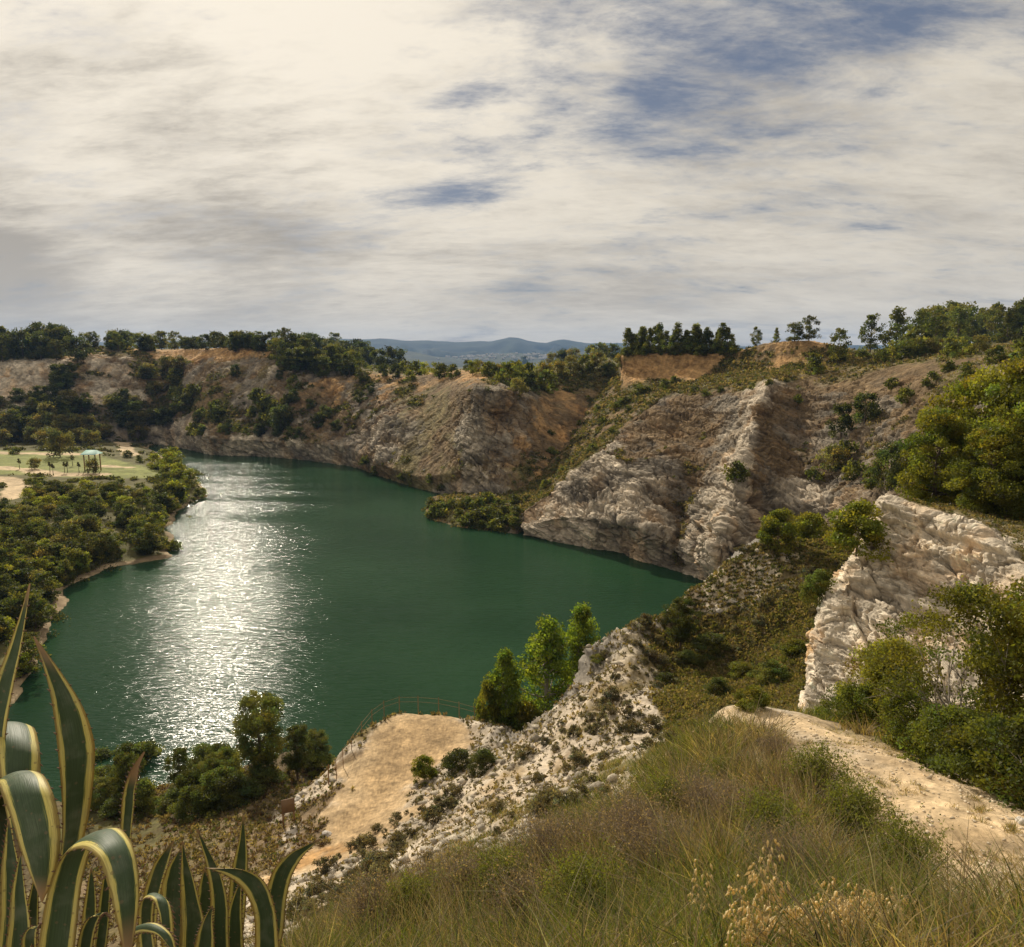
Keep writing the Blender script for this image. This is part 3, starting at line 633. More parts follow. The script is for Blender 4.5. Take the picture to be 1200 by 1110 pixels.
# ------------------------------------------------------------------ water
SUN_AZ, SUN_EL = math.radians(-25), math.radians(32)
def water():
    m, nt, N, L = new_mat('lake_water')
    out = N.new('ShaderNodeOutputMaterial'); b = N.new('ShaderNodeBsdfPrincipled')
    b.inputs['Roughness'].default_value = 0.11
    b.inputs['IOR'].default_value = 1.33
    b.inputs['Specular IOR Level'].default_value = 0.042
    geo = N.new('ShaderNodeNewGeometry')
    n0 = N.new('ShaderNodeTexNoise'); n0.inputs['Scale'].default_value = 0.02; n0.inputs['Detail'].default_value = 4
    L.new(geo.outputs['Position'], n0.inputs['Vector'])
    cr = N.new('ShaderNodeValToRGB')
    cr.color_ramp.elements[0].position = 0.3; cr.color_ramp.elements[0].color = (0.0100, 0.033, 0.0135, 1)
    cr.color_ramp.elements[1].position = 0.7; cr.color_ramp.elements[1].color = (0.0230, 0.060, 0.0270, 1)
    L.new(n0.outputs['Fac'], cr.inputs['Fac']); L.new(cr.outputs['Color'], b.inputs['Base Color'])
    mp = N.new('ShaderNodeMapping'); mp.inputs['Scale'].default_value = (0.22, 1.5, 1.0); mp.inputs['Rotation'].default_value = (0, 0, SUN_AZ)
    L.new(geo.outputs['Position'], mp.inputs['Vector'])
    n1 = N.new('ShaderNodeTexNoise'); n1.inputs['Scale'].default_value = 1.7; n1.inputs['Detail'].default_value = 3; n1.inputs['Roughness'].default_value = 0.55
    L.new(mp.outputs['Vector'], n1.inputs['Vector'])
    n2 = N.new('ShaderNodeTexNoise'); n2.inputs['Scale'].default_value = 0.045; n2.inputs['Detail'].default_value = 3
    L.new(mp.outputs['Vector'], n2.inputs['Vector'])
    mr = N.new('ShaderNodeMapRange'); mr.inputs['From Min'].default_value = 0.35; mr.inputs['From Max'].default_value = 0.65; mr.inputs['To Min'].default_value = 0.26; mr.inputs['To Max'].default_value = 0.38
    L.new(n2.outputs['Fac'], mr.inputs['Value'])
    bp = N.new('ShaderNodeBump'); bp.inputs['Distance'].default_value = 0.42
    L.new(mr.outputs['Result'], bp.inputs['Strength']); L.new(n1.outputs['Fac'], bp.inputs['Height'])
    L.new(bp.outputs['Normal'], b.inputs['Normal']); L.new(b.outputs['BSDF'], out.inputs['Surface'])
    v = np.array([[-330, 15, 0], [140, 15, 0], [140, 365, 0], [-330, 365, 0]], float)
    me = mesh_np('lake_water', v, [[0, 1, 2, 3]], m, smooth_shade=False)
    tag(obj('lake_water', me), kind='structure')
water()

# ------------------------------------------------------------------ light and sky
sd = bpy.data.lights.new('sun', 'SUN'); sd.energy = 4.7; sd.angle = math.radians(0.8); sd.color = (1.0, 0.90, 0.74)
so = bpy.data.objects.new('sun', sd); COL.objects.link(so)
sdir = Vector((math.sin(SUN_AZ) * math.cos(SUN_EL), math.cos(SUN_AZ) * math.cos(SUN_EL), math.sin(SUN_EL)))
so.rotation_euler = sdir.to_track_quat('Z', 'Y').to_euler()
so.location = (0, 0, 120)

def sky():
    w = bpy.data.worlds.new('World'); SC.world = w; w.use_nodes = True
    nt = w.node_tree; N, L = nt.nodes, nt.links; N.clear()
    out = N.new('ShaderNodeOutputWorld'); bg = N.new('ShaderNodeBackground'); bg.inputs['Strength'].default_value = 0.1
    st = N.new('ShaderNodeTexSky'); st.sky_type = 'NISHITA'; st.sun_disc = False
    st.sun_elevation = SUN_EL; st.sun_rotation = -SUN_AZ * -1; st.altitude = 200; st.dust_density = 1.5
    tc = N.new('ShaderNodeTexCoord'); sx = N.new('ShaderNodeSeparateXYZ')
    L.new(tc.outputs['Generated'], sx.inputs[0])
    def M(op, a, b=None, c=None, clamp=False):
        n = N.new('ShaderNodeMath'); n.operation = op; n.use_clamp = clamp
        for i, v in enumerate((a, b, c)):
            if v is None: continue
            if isinstance(v, (int, float)): n.inputs[i].default_value = v
            else: L.new(v, n.inputs[i])
        return n.outputs[0]
    zc = M('ADD', M('MAXIMUM', sx.outputs['Z'], 0.0), 0.22)
    ux = M('DIVIDE', sx.outputs['X'], zc); uy = M('DIVIDE', sx.outputs['Y'], zc)
    cx = N.new('ShaderNodeCombineXYZ'); L.new(ux, cx.inputs[0]); L.new(uy, cx.inputs[1])
    def noise(scale, detail, rough, loc, rot=0.0, sc=(1, 1, 1), dist=0.0):
        mp = N.new('ShaderNodeMapping'); mp.inputs['Location'].default_value = loc; mp.inputs['Rotation'].default_value = (0, 0, rot); mp.inputs['Scale'].default_value = sc
        L.new(cx.outputs[0], mp.inputs['Vector'])
        n = N.new('ShaderNodeTexNoise'); n.inputs['Scale'].default_value = scale; n.inputs['Detail'].default_value = detail; n.inputs['Roughness'].default_value = rough; n.inputs['Distortion'].default_value = dist
        L.new(mp.outputs[0], n.inputs['Vector']); return n.outputs['Fac']
    def spot(px, py, rad, sx_=1.0):
        """soft region of the sky around a direction; 1 at its centre"""
        a, dy, dz = ray(px, py); l = math.sqrt(a * a + dy * dy + dz * dz); d = (a / l, dy / l, dz / l)
        dxn = M('MULTIPLY', M('SUBTRACT', sx.outputs['X'], d[0]), 1.0 / (rad * sx_)); dzn = M('MULTIPLY', M('SUBTRACT', sx.outputs['Z'], d[2]), 1.0 / rad)
        r2 = M('ADD', M('MULTIPLY', dxn, dxn), M('MULTIPLY', dzn, dzn))
        return M('POWER', 2.718, M('MULTIPLY', r2, -1.0))
    big = noise(1.0, 9, 0.56, (3.1, 1.7, 0), 0.6, (1, 1.2, 1), 0.25)
    mid = noise(3.0, 12, 0.66, (0.3, 5.2, 0), 0.75, (0.7, 1.3, 1), 0.25)
    fin = noise(9.0, 10, 0.70, (7.0, 2.0, 0), 0.95, (0.6, 1.4, 1), 0.15)
    # where the blue shows
    gap = M('ADD', M('MULTIPLY', spot(840, 60, 0.15, 1.6), 0.15), M('MULTIPLY', spot(865, 150, 0.07, 1.2), 0.24))
    gap = M('ADD', gap, M('MULTIPLY', spot(1080, 45, 0.05, 3.0), 0.26))
    gap = M('ADD', gap, M('MULTIPLY', spot(525, 228, 0.022, 3.6), 0.42))
    gap = M('ADD', gap, M('MULTIPLY', spot(540, 100, 0.07, 1.0), 0.16))
    gap = M('ADD', gap, M('MULTIPLY', spot(1130, 250, 0.05, 4.0), 0.13))
    gap = M('ADD', gap, M('MULTIPLY', spot(620, 140, 0.14, 1.6), 0.09))
    gap = M('SUBTRACT', gap, M('MULTIPLY', spot(700, 100, 0.06, 0.5), 0.12))
    gap = M('SUBTRACT', gap, M('MULTIPLY', spot(960, 130, 0.06, 3.0), 0.18))
    dens = M('ADD', M('MULTIPLY', big, 0.30), M('MULTIPLY', mid, 0.45))
    dens = M('ADD', dens, M('MULTIPLY', fin, 0.25))
    dens = M('MULTIPLY_ADD', M('SUBTRACT', dens, 0.5), 4.0, 0.50)
    thin = M('SUBTRACT', dens, M('MULTIPLY', gap, 1.15))
    cr = N.new('ShaderNodeMapRange'); cr.inputs['From Min'].default_value = -0.25; cr.inputs['From Max'].default_value = 0.54; cr.interpolation_type = 'SMOOTHSTEP'
    L.new(thin, cr.inputs['Value'])
    cover = cr.outputs['Result']
    # grey undersides
    gs = M('ADD', M('MULTIPLY', spot(300, 290, 0.08, 1.8), 0.16), M('MULTIPLY', spot(0, 310, 0.06, 1.0), 0.30))
    gs = M('ADD', gs, M('MULTIPLY', spot(220, 140, 0.06, 2.0), 0.10))
    gs = M('ADD', gs, M('MULTIPLY', spot(640, 345, 0.03, 6.0), 0.16))
    gs = M('SUBTRACT', gs, M('MULTIPLY', spot(330, 40, 0.28, 1.4), 0.12))
    gv = M('ADD', M('ADD', M('MULTIPLY', noise(1.5, 10, 0.60, (11, 3, 0), 0.25, (0.7, 1.3, 1), 0.35), 0.55), M('MULTIPLY', fin, 0.45)), gs)
    gr = N.new('ShaderNodeMapRange'); gr.inputs['From Min'].default_value = 0.36; gr.inputs['From Max'].default_value = 0.74; gr.interpolation_type = 'SMOOTHSTEP'
    L.new(gv, gr.inputs['Value'])
    # glow of the veiled sun
    dt = N.new('ShaderNodeVectorMath'); dt.operation = 'DOT_PRODUCT'; L.new(tc.outputs['Generated'], dt.inputs[0]); dt.inputs[1].default_value = sdir
    glow = M('POWER', M('MAXIMUM', dt.outputs['Value'], 0.0), 5.0)
    def mix(f, a, b):
        n = N.new('ShaderNodeMix'); n.data_type = 'RGBA'
        if isinstance(f, (int, float)): n.inputs[0].default_value = f
        else: L.new(f, n.inputs[0])
        for i, v in ((6, a), (7, b)):
            if isinstance(v, tuple): n.inputs[i].default_value = (*v, 1)
            else: L.new(v, n.inputs[i])
        return n.outputs[2]
    bright = mix(glow, (7.8, 7.05, 5.8), (10.4, 9.4, 7.8))
    cloud = mix(gr.outputs['Result'], bright, (3.5, 3.1, 2.6))
    # warm low haze near the horizon
    low = M('POWER', 2.718, M('MULTIPLY', M('MAXIMUM', sx.outputs['Z'], 0.0), -9.0))
    cloud = mix(M('MULTIPLY', low, 0.7), cloud, (9.2, 7.9, 6.0))
    blue = mix(0.85, st.outputs['Color'], (1.25, 1.5, 2.15))
    final = mix(cover, blue, cloud)
    L.new(final, bg.inputs['Color']); L.new(bg.outputs[0], out.inputs['Surface'])
sky()

vs_ = SC.view_settings
vs_.view_transform = 'Standard'; vs_.look = 'None'; vs_.exposure = 0.0; vs_.gamma = 1.0
SC.cycles.max_bounces = 6
SC.cycles.transparent_max_bounces = 8
SC.cycles.use_denoising = True
# ------------------------------------------------------------------ haze
def haze():
    m, nt, N, L = new_mat('haze')
    out = N.new('ShaderNodeOutputMaterial'); pv = N.new('ShaderNodeVolumePrincipled')
    pv.inputs['Color'].default_value = (0.30, 0.54, 1.0, 1); pv.inputs['Density'].default_value = 7.5e-5; pv.inputs['Anisotropy'].default_value = 0.0
    L.new(pv.outputs[0], out.inputs['Volume'])
    x0, x1, y0, y1, z0, z1 = -9400, 9400, -300, 9400, -9, 420
    v = [(x, y, z) for x in (x0, x1) for y in (y0, y1) for z in (z0, z1)]
    f = [[0, 1, 3, 2], [4, 6, 7, 5], [0, 4, 5, 1], [2, 3, 7, 6], [0, 2, 6, 4], [1, 5, 7, 3]]
    me = mesh_np('haze', np.array(v, float), f, m, smooth_shade=False)
    tag(obj('haze', me), kind='stuff', label='pale blue haze lying over the far hills', cat='haze')
haze()

# ------------------------------------------------------------------ planting map: nearest terrain vertex per photo pixel
PW, PH = 1300, 1250   # photo pixels with a margin of 50 left/right and 70 top/bottom
allp = np.concatenate([t[1] for t in TERRAIN]); alln = np.concatenate([t[2] for t in TERRAIN])
allw = np.concatenate([t[3] for t in TERRAIN])
src = np.concatenate([np.full(len(t[1]), i) for i, t in enumerate(TERRAIN)])
SRC = {t[0]: i for i, t in enumerate(TERRAIN)}
apx, apy, apf = proj(allp)
ok = (apx > -50) & (apx < 1250) & (apy > -70) & (apy < 1180) & (apf > 0.5)
okI = np.nonzero(ok)[0]
ci = ((apy[okI] + 70) // 2).astype(int) * (PW // 2) + ((apx[okI] + 50) // 2).astype(int)
order = np.lexsort((apf[okI], ci))
ci_s = ci[order]
first = np.concatenate([[True], ci_s[1:] != ci_s[:-1]])
ZI = np.full((PH // 2) * (PW // 2), -1)
ZI[ci_s[first]] = okI[order][first]
ZI = ZI.reshape(PH // 2, PW // 2)
ZD = np.where(ZI >= 0, apf[np.maximum(ZI, 0)], 1e9)
for _ in range(2):   # close pinholes
    pad = np.pad(ZD, 1, constant_values=1e9); padi = np.pad(ZI, 1, constant_values=-1)
    for dy in (0, 1, 2):
        for dx in (0, 1, 2):
            s_ = pad[dy:dy + ZD.shape[0], dx:dx + ZD.shape[1]]; si = padi[dy:dy + ZD.shape[0], dx:dx + ZD.shape[1]]
            m_ = (ZI < 0) & (s_ < 1e8)
            ZD = np.where(m_, s_, ZD); ZI = np.where(m_, si, ZI)

def at(px, py):
    """point of the land seen at a photo pixel: (pos, normal, weights)"""
    r, c = int((py + 70) // 2), int((px + 50) // 2)
    r = min(max(r, 0), ZI.shape[0] - 1); c = min(max(c, 0), ZI.shape[1] - 1)
    for rr_ in range(r, min(r + 20, ZI.shape[0])):
        if ZI[rr_, c] >= 0:
            i = ZI[rr_, c]
            return allp[i], alln[i], allw[i]
    return None

def visible_mask():
    vis = np.zeros(len(allp), bool)
    vis[okI] = apf[okI] < ZD.ravel()[ci] * 1.03 + 0.6
    return vis
VIS = visible_mask()

# height of the near land at x, y
T_NEAR = TERRAIN[SRC['terrain']]
t_pos = T_NEAR[1].reshape(*T_NEAR[4], 3)
t_w = T_NEAR[3].reshape(*T_NEAR[4], len(TYPES))
def near_h(x, y):
    a = np.arctan2(x, y); r = np.hypot(x, y)
    i = np.clip(np.searchsorted(az, a), 1, len(az) - 1)
    i = np.where(np.abs(az[i - 1] - a) < np.abs(az[i] - a), i - 1, i)
    j = np.clip(np.round(np.log(np.maximum(r, 0.81) / 0.8) / np.log(138 / 0.8) * 759).astype(int), 0, 759)
    return t_pos[i, j, 2], t_w[i, j]

# ------------------------------------------------------------------ vegetation building blocks
def leaf_mat(name, trans=0.5, var=0.3, rough=0.6):
    m, nt, N, L = new_mat(name)
    out = N.new('ShaderNodeOutputMaterial'); at_ = N.new('ShaderNodeAttribute'); at_.attribute_name = 'Col'
    oi = N.new('ShaderNodeObjectInfo')
    mr = N.new('ShaderNodeMapRange'); mr.inputs['To Min'].default_value = 1 - var; mr.inputs['To Max'].default_value = 1 + var
    L.new(oi.outputs['Random'], mr.inputs['Value'])
    sc = N.new('ShaderNodeVectorMath'); sc.operation = 'SCALE'; L.new(at_.outputs['Color'], sc.inputs[0]); L.new(mr.outputs['Result'], sc.inputs['Scale'])
    d = N.new('ShaderNodeBsdfPrincipled'); d.inputs['Roughness'].default_value = rough; d.inputs['Specular IOR Level'].default_value = 0.25
    L.new(sc.outputs[0], d.inputs['Base Color'])
    t = N.new('ShaderNodeBsdfTranslucent')
    wm = N.new('ShaderNodeVectorMath'); wm.operation = 'MULTIPLY'; wm.inputs[1].default_value = (1.6, 1.5, 0.7)
    L.new(sc.outputs[0], wm.inputs[0]); L.new(wm.outputs[0], t.inputs['Color'])
    mx = N.new('ShaderNodeMixShader'); mx.inputs[0].default_value = trans
    L.new(d.outputs[0], mx.inputs[1]); L.new(t.outputs[0], mx.inputs[2]); L.new(mx.outputs[0], out.inputs['Surface'])
    return m
M_LEAF = leaf_mat('foliage')
M_GRASS = leaf_mat('grass_blades', 0.45, 0.0)
M_LIME = leaf_mat('bright_foliage', 0.62, 0.2)
def bark_mat(name, c):
    m, nt, N, L = new_mat(name)
    out = N.new('ShaderNodeOutputMaterial'); b = N.new('ShaderNodeBsdfPrincipled'); b.inputs['Roughness'].default_value = 0.9
    geo = N.new('ShaderNodeTexCoord'); n = N.new('ShaderNodeTexNoise'); n.inputs['Scale'].default_value = 9; n.inputs['Detail'].default_value = 6
    L.new(geo.outputs['Object'], n.inputs['Vector'])
    cr = N.new('ShaderNodeValToRGB'); cr.color_ramp.elements[0].color = (c[0] * .5, c[1] * .5, c[2] * .5, 1); cr.color_ramp.elements[1].color = (c[0] * 1.5, c[1] * 1.5, c[2] * 1.5, 1)
    L.new(n.outputs['Fac'], cr.inputs['Fac']); L.new(cr.outputs[0], b.inputs['Base Color']); L.new(b.outputs[0], out.inputs['Surface'])
    return m
M_BARK = bark_mat('bark', (0.11, 0.08, 0.055))
M_GREYWOOD = bark_mat('grey_wood', (0.30, 0.26, 0.21))
M_WOOD = bark_mat('post_wood', (0.26, 0.15, 0.07))

def quads(cen, size, rng, elong=1.0, up=0.0):
    """randomly turned leaf quads -> verts (n*4,3)"""
    n = len(cen)
    a = rng.normal(size=(n, 3)); a[:, 2] += up; a /= np.linalg.norm(a, axis=1, keepdims=True)
    b = rng.normal(size=(n, 3)); b -= a * np.sum(a * b, 1, keepdims=True); b /= np.linalg.norm(b, axis=1, keepdims=True)
    s = (size * rng.uniform(0.6, 1.4, n))[:, None]
    a = a * s * elong; b = b * s
    v = np.stack([cen - b * .35, cen + a * .5 - b * .5, cen + a, cen + a * .5 + b * .5], 1)
    return v.reshape(-1, 3)

def tube(pts, rad, sides=6):
    pts = np.asarray(pts, float); n = len(pts)
    tg = np.gradient(pts, axis=0); tg /= np.linalg.norm(tg, axis=1, keepdims=True) + 1e-9
    ref = np.array([0.31, 0.95, 0.11])
    s = np.cross(tg, ref); s /= np.linalg.norm(s, axis=1, keepdims=True) + 1e-9
    t = np.cross(tg, s)
    an = np.linspace(0, 2 * np.pi, sides, endpoint=False)
    ring = pts[:, None] + (np.cos(an)[None, :, None] * s[:, None] + np.sin(an)[None, :, None] * t[:, None]) * np.asarray(rad)[:, None, None]
    i = np.arange(n - 1)[:, None] * sides + np.arange(sides)[None, :]
    j = np.arange(n - 1)[:, None] * sides + (np.arange(sides)[None, :] + 1) % sides
    f = np.stack([i, j, j + sides, i + sides], -1).reshape(-1, 4)
    return ring.reshape(-1, 3), f

class MB:
    def __init__(s): s.v, s.f, s.n = [], [], 0
    def add(s, v, f): s.v.append(v); s.f.append(np.asarray(f) + s.n); s.n += len(v)
    def get(s): return np.concatenate(s.v), np.concatenate(s.f)
    def mesh(s, name, mat): 
        v, f = s.get(); return mesh_np(name, v, f, mat)

def plant_parts(kind, seed, h, w, nl, ls, col, colvar=0.3, trunk_h=0.15, clumps=60, tr=None, shell=0.55, limbs=10, csize=None):
    """(trunk verts, faces), (leaf verts, faces, colours) for one plant h tall and w wide"""
    rng = np.random.default_rng(seed)
    z0 = h * trunk_h
    # clump centres inside an uneven envelope
    c = []
    lob = rng.uniform(0, 2 * np.pi, 4)
    while len(c) < clumps:
        t = rng.uniform(0, 1)
        an = rng.uniform(0, 2 * np.pi)
        if kind == 'cone': r = (1 - t) ** 0.75 * min(1, 0.45 + 4 * t)
        elif kind == 'pop': r = (np.sin(np.pi * (0.10 + 0.86 * t)) ** 0.6) * (1 - 0.35 * t)
        elif kind == 'umb': r = np.sin(np.pi * (0.12 + 0.80 * t)) ** 0.6 * (0.75 + 0.25 * t)
        elif kind == 'bush': r = np.sqrt(max(0, 1 - t ** 2.2))
        else: r = np.sin(np.pi * (0.15 + 0.8 * t)) ** 0.55
        lobe = 1 + 0.22 * np.sin(2 * an + lob[0]) + 0.16 * np.sin(3 * an + lob[1] + 5 * t) + 0.12 * np.sin(7 * t + lob[2])
        rad = w * 0.5 * r * lobe * (shell + (1 - shell) * rng.uniform(0, 1)) * rng.uniform(0.8, 1.0)
        c.append((rad * np.cos(an), rad * np.sin(an), z0 + (h - z0) * (0.03 + 0.93 * t)))
    c = np.array(c)
    cs = csize if csize else 1.05 * w / np.sqrt(clumps)
    csz = cs * rng.uniform(0.65, 1.35, clumps)
    k = rng.integers(0, clumps, nl)
    d = rng.normal(size=(nl, 3)); d /= np.linalg.norm(d, axis=1, keepdims=True)
    d *= (rng.uniform(0.15, 1, nl) ** 0.5)[:, None] * csz[k][:, None]
    d[:, 2] *= 0.72
    cen = c[k] + d
    cen[:, 2] = np.maximum(cen[:, 2], 0.02 * h)
    v = quads(cen, ls, rng, 1.3, 0.35)
    f = np.arange(nl * 4).reshape(-1, 4)
    cv = (1 + colvar * rng.normal(size=clumps))[k] * rng.uniform(0.8, 1.2, nl)
    hue = rng.normal(size=clumps)[k] * 0.10
    cl = np.array(col)[None, :] * np.clip(cv, 0.4, 1.9)[:, None]
    cl[:, 0] *= 1 + hue * 1.2
    cl[:, 2] *= 1 - hue
    cl = np.repeat(np.clip(cl, 0.006, 0.7), 4, axis=0)
    tb = MB()
    tr = tr or h * 0.018
    top = z0 + (h - z0) * (0.85 if kind != 'bush' else 0.5)
    pts = [(0, 0, -0.25)]
    for i in range(1, 7):
        pts.append((rng.normal() * w * 0.018 * i / 3, rng.normal() * w * 0.018 * i / 3, top * i / 6))
    pts = np.array(pts)
    tb.add(*tube(pts, tr * np.linspace(1.25, 0.22, 7), 7))
    for i in rng.permutation(clumps)[:limbs]:
        e = c[i]
        s = np.array([0, 0, max(0.1 * h, min(top, e[2] - np.hypot(e[0], e[1]) * rng.uniform(0.25, 0.7)))])
        q = np.clip(s[2] / top, 0, 1) * 6
        s[:2] = pts[int(q)][:2]
        mid = (s + e) / 2 + np.array([0, 0, -0.03 * h]) + rng.normal(size=3) * 0.02 * w
        tb.add(*tube([s, mid, e], [tr * 0.42, tr * 0.28, tr * 0.1], 5))
    return tb, (v, f, cl)

def proto_single(name, *a, **k):
    """one mesh, two materials (for plants a few pixels across)"""
    tb, (v, f, c) = plant_parts(*a, **k)
    tv_, tf_ = tb.get()
    V = np.concatenate([v, tv_]); F = np.concatenate([f, tf_ + len(v)])
    Cc = np.concatenate([c, np.full((len(tv_), 3), 0.08)])
    me = mesh_np(name, V, F, M_LEAF, Cc)
    me.materials.append(M_BARK)
    mi = np.zeros(len(F), np.int32); mi[len(f):] = 1
    me.polygons.foreach_set('material_index', mi)
    return me

def proto_parts(name, *a, bark=None, leafm=None, **k):
    tb, (v, f, c) = plant_parts(*a, **k)
    return tb.mesh(name + '_trunk', bark or M_BARK), mesh_np(name + '_crown', v, f, leafm or M_LEAF, c)

def put_single(name, me, pos, s, rz, label, cat, group=None, sz=None):
    o = obj(name, me); o.location = pos; o.rotation_euler = (0, 0, rz); o.scale = (s, s, s if sz is None else sz)
    return tag(o, label, cat, group)

def put_parts(name, tc_, pos, s, rz, label, cat, group=None, sz=None, names=('trunk', 'crown')):
    e = obj(name, None); e.location = pos; e.rotation_euler = (0, 0, rz); e.scale = (s, s, s if sz is None else sz); e.empty_display_size = 0.5
    tag(e, label, cat, group)
    for nme, me in zip(names, tc_): obj(nme, me, e)
    return e

PINE = (0.105, 0.118, 0.028)
DARK = (0.070, 0.082, 0.025)
OLIVE = (0.15, 0.145, 0.05)
LIME = (0.19, 0.205, 0.03)
far_pine = [proto_single('pine_tree', 'rnd', 10 + i, 8, 5.8, 2900, 0.26, PINE, trunk_h=0.06, clumps=54) for i in range(4)]
far_cone = [proto_single('pine_tree', 'cone', 20 + i, 8, 5.4, 2700, 0.26, PINE, trunk_h=0.0, clumps=54) for i in range(4)]
far_dark = [proto_single('oak_tree', 'rnd', 30 + i, 6, 5.5, 2500, 0.29, DARK, trunk_h=0.08, clumps=36) for i in range(4)]
far_olive = [proto_single('olive_tree', 'rnd', 40 + i, 5, 5.2, 2400, 0.25, OLIVE, trunk_h=0.14, clumps=34) for i in range(3)]
far_shrub = [proto_single('shrub', 'bush', 50 + i, 2.2, 3.0, 700, 0.26, PINE, trunk_h=0.0, clumps=22, limbs=3) for i in range(4)]
far_lime = [proto_single('poplar_tree', 'rnd', 60 + i, 6, 4.8, 1700, 0.28, LIME, trunk_h=0.05, clumps=36) for i in range(3)]

def px_m(pos, npx):
    """metres that span npx photo pixels at a point"""
    _, _, f = proj(np.asarray(pos, float))
    return npx * f / FPX

def mesh_h(me):
    if me.name not in MH:
        n = len(me.vertices); a = np.empty(n * 3, np.float32); me.vertices.foreach_get('co', a); MH[me.name] = float(np.percentile(a[2::3], 99.7))
    return MH[me.name]
MH = {}
def plant(protos, base_h, name, px, py, hpx, label, cat, group=None, wf=1.0, sink=0.15, rng=random, pos=None):
    if pos is None:
        h = at(px, py)
        if h is None: return None
        pos = h[0]
    hm = px_m(pos, hpx)
    me = rng.choice(protos); s = hm / mesh_h(me)
    return put_single(name, me, (pos[0], pos[1], pos[2] - sink * s), s * wf, rng.uniform(0, 6.28), label, cat, group, sz=s)

R = random.Random(11)
# --- rim: conifer row above the orange earth cliff
for i in range(28):
    px = 736 + i * 4.4 + R.uniform(-2, 2)
    plant(far_cone, 8, 'pine_tree', px, 413.5 - (i > 16) * 1.0, R.uniform(20, 36), 'dark conifer in the tight row along the top of the orange earth bank', 'tree', 'conifers in a row above the orange bank', wf=R.uniform(.8, 1.15), rng=R)
for i in range(26):
    plant(far_shrub, 2.2, 'bush', R.uniform(732, 862), R.uniform(412, 416), R.uniform(7, 13), 'low dark bush between the conifers above the orange bank', 'bush', 'bushes between the conifers above the orange bank', wf=1.2, rng=R)
# --- rim: single trees on the right
SING = [
 (far_pine, 8, 'pine_tree', 884, 405, 23, .8, 'small round pine standing alone left of the brown mound'),
 (far_cone, 8, 'pine_tree', 909, 400, 17, .9, 'smallest pine on the left shoulder of the brown mound'),
 (far_pine, 8, 'pine_tree', 932, 396, 22, 1.5, 'wide low pine with spreading crown on top of the brown mound'),
 (far_pine, 8, 'pine_tree', 948, 397, 29, 1.0, 'taller pine on the right of the wide low one on the mound'),
 (far_pine, 8, 'pine_tree', 980, 424, 41, .9, 'loose pine rising from the dip right of the brown mound'),
 (far_shrub, 2.2, 'bush', 953, 437, 26, .9, 'rounded green bush below the right end of the brown mound'),
 (far_pine, 8, 'pine_tree', 1018, 412, 45, .8, 'slim tall pine first left of the long tree line on the right rim'),
 (far_cone, 8, 'pine_tree', 1049, 411, 51, 1.1, 'tallest dark pointed pine of the right rim'),
 (far_pine, 8, 'pine_tree', 1082, 408, 50, .9, 'open topped pine just right of the tallest pointed pine'),
]
for pr, bh, nm, px, py, hp, wf, lb in SING:
    plant(pr, bh, nm, px, py, hp, lb, 'bush' if nm == 'bush' else 'tree', wf=wf, rng=R)
for i in range(26):
    px = 1088 + i * 5.6 + R.uniform(-3, 3)
    plant(R.choice([far_pine, far_cone, far_pine]), 8, 'pine_tree', px, 407 - i * 0.5 + R.uniform(-3, 3), R.uniform(30, 52), 'green pine in the unbroken tree line at the far right rim', 'tree', 'pines in the tree line on the right rim', wf=R.uniform(.85, 1.2), rng=R)
for px, py, hp in [(1030,424,20),(1045,416,22),(1064,418,26),(1078,416,24),(1092,414,24),(1110,418,28),(1128,415,24),(1146,412,24),(1168,424,24),(1192,422,28),(1205,420,34),(1010,418,16),(1070,410,30)]:
    plant(far_shrub + far_olive, 2.6, 'bush', px, py, hp * .9, 'low round bush in front of the pines on the right rim', 'bush', 'bushes at the foot of the right rim pines', rng=R)
# --- rim between the hollow and the orange bank
for px, py, hp in [(648,418,13),(660,416,12),(640,424,12),(625,428,13),(612,430,12),(672,420,14),(690,418,14),(705,416,16),(718,420,16),(700,430,18),(684,432,16),(668,436,18),(652,440,18),(636,442,18),(620,446,20),(604,446,22),(594,450,24),(640,456,22),(618,458,20),(606,462,18),(726,430,16),(712,440,15),(560,436,14),(548,434,12),(573,440,16),(585,440,14)]:
    plant(R.choice([far_shrub, far_olive, far_dark]), 3.6, 'bush', px, py, hp * 1.2, 'dark green bush on the saddle between the grey rock and the orange bank', 'bush', 'bushes on the saddle of the rim', rng=R)
plant(far_dark, 6, 'oak_tree', 656, 416, 17, 'dark round tree on the skyline in front of the blue hills', 'tree', rng=R)
for px, py, hp in [(553,438,15),(571,438,13)]:
    plant(far_lime, 6, 'poplar_tree', px, py, hp * 1.2, 'pale green tree on the skyline at the low gap in the rim', 'tree', 'pale trees at the low gap of the rim', rng=R)
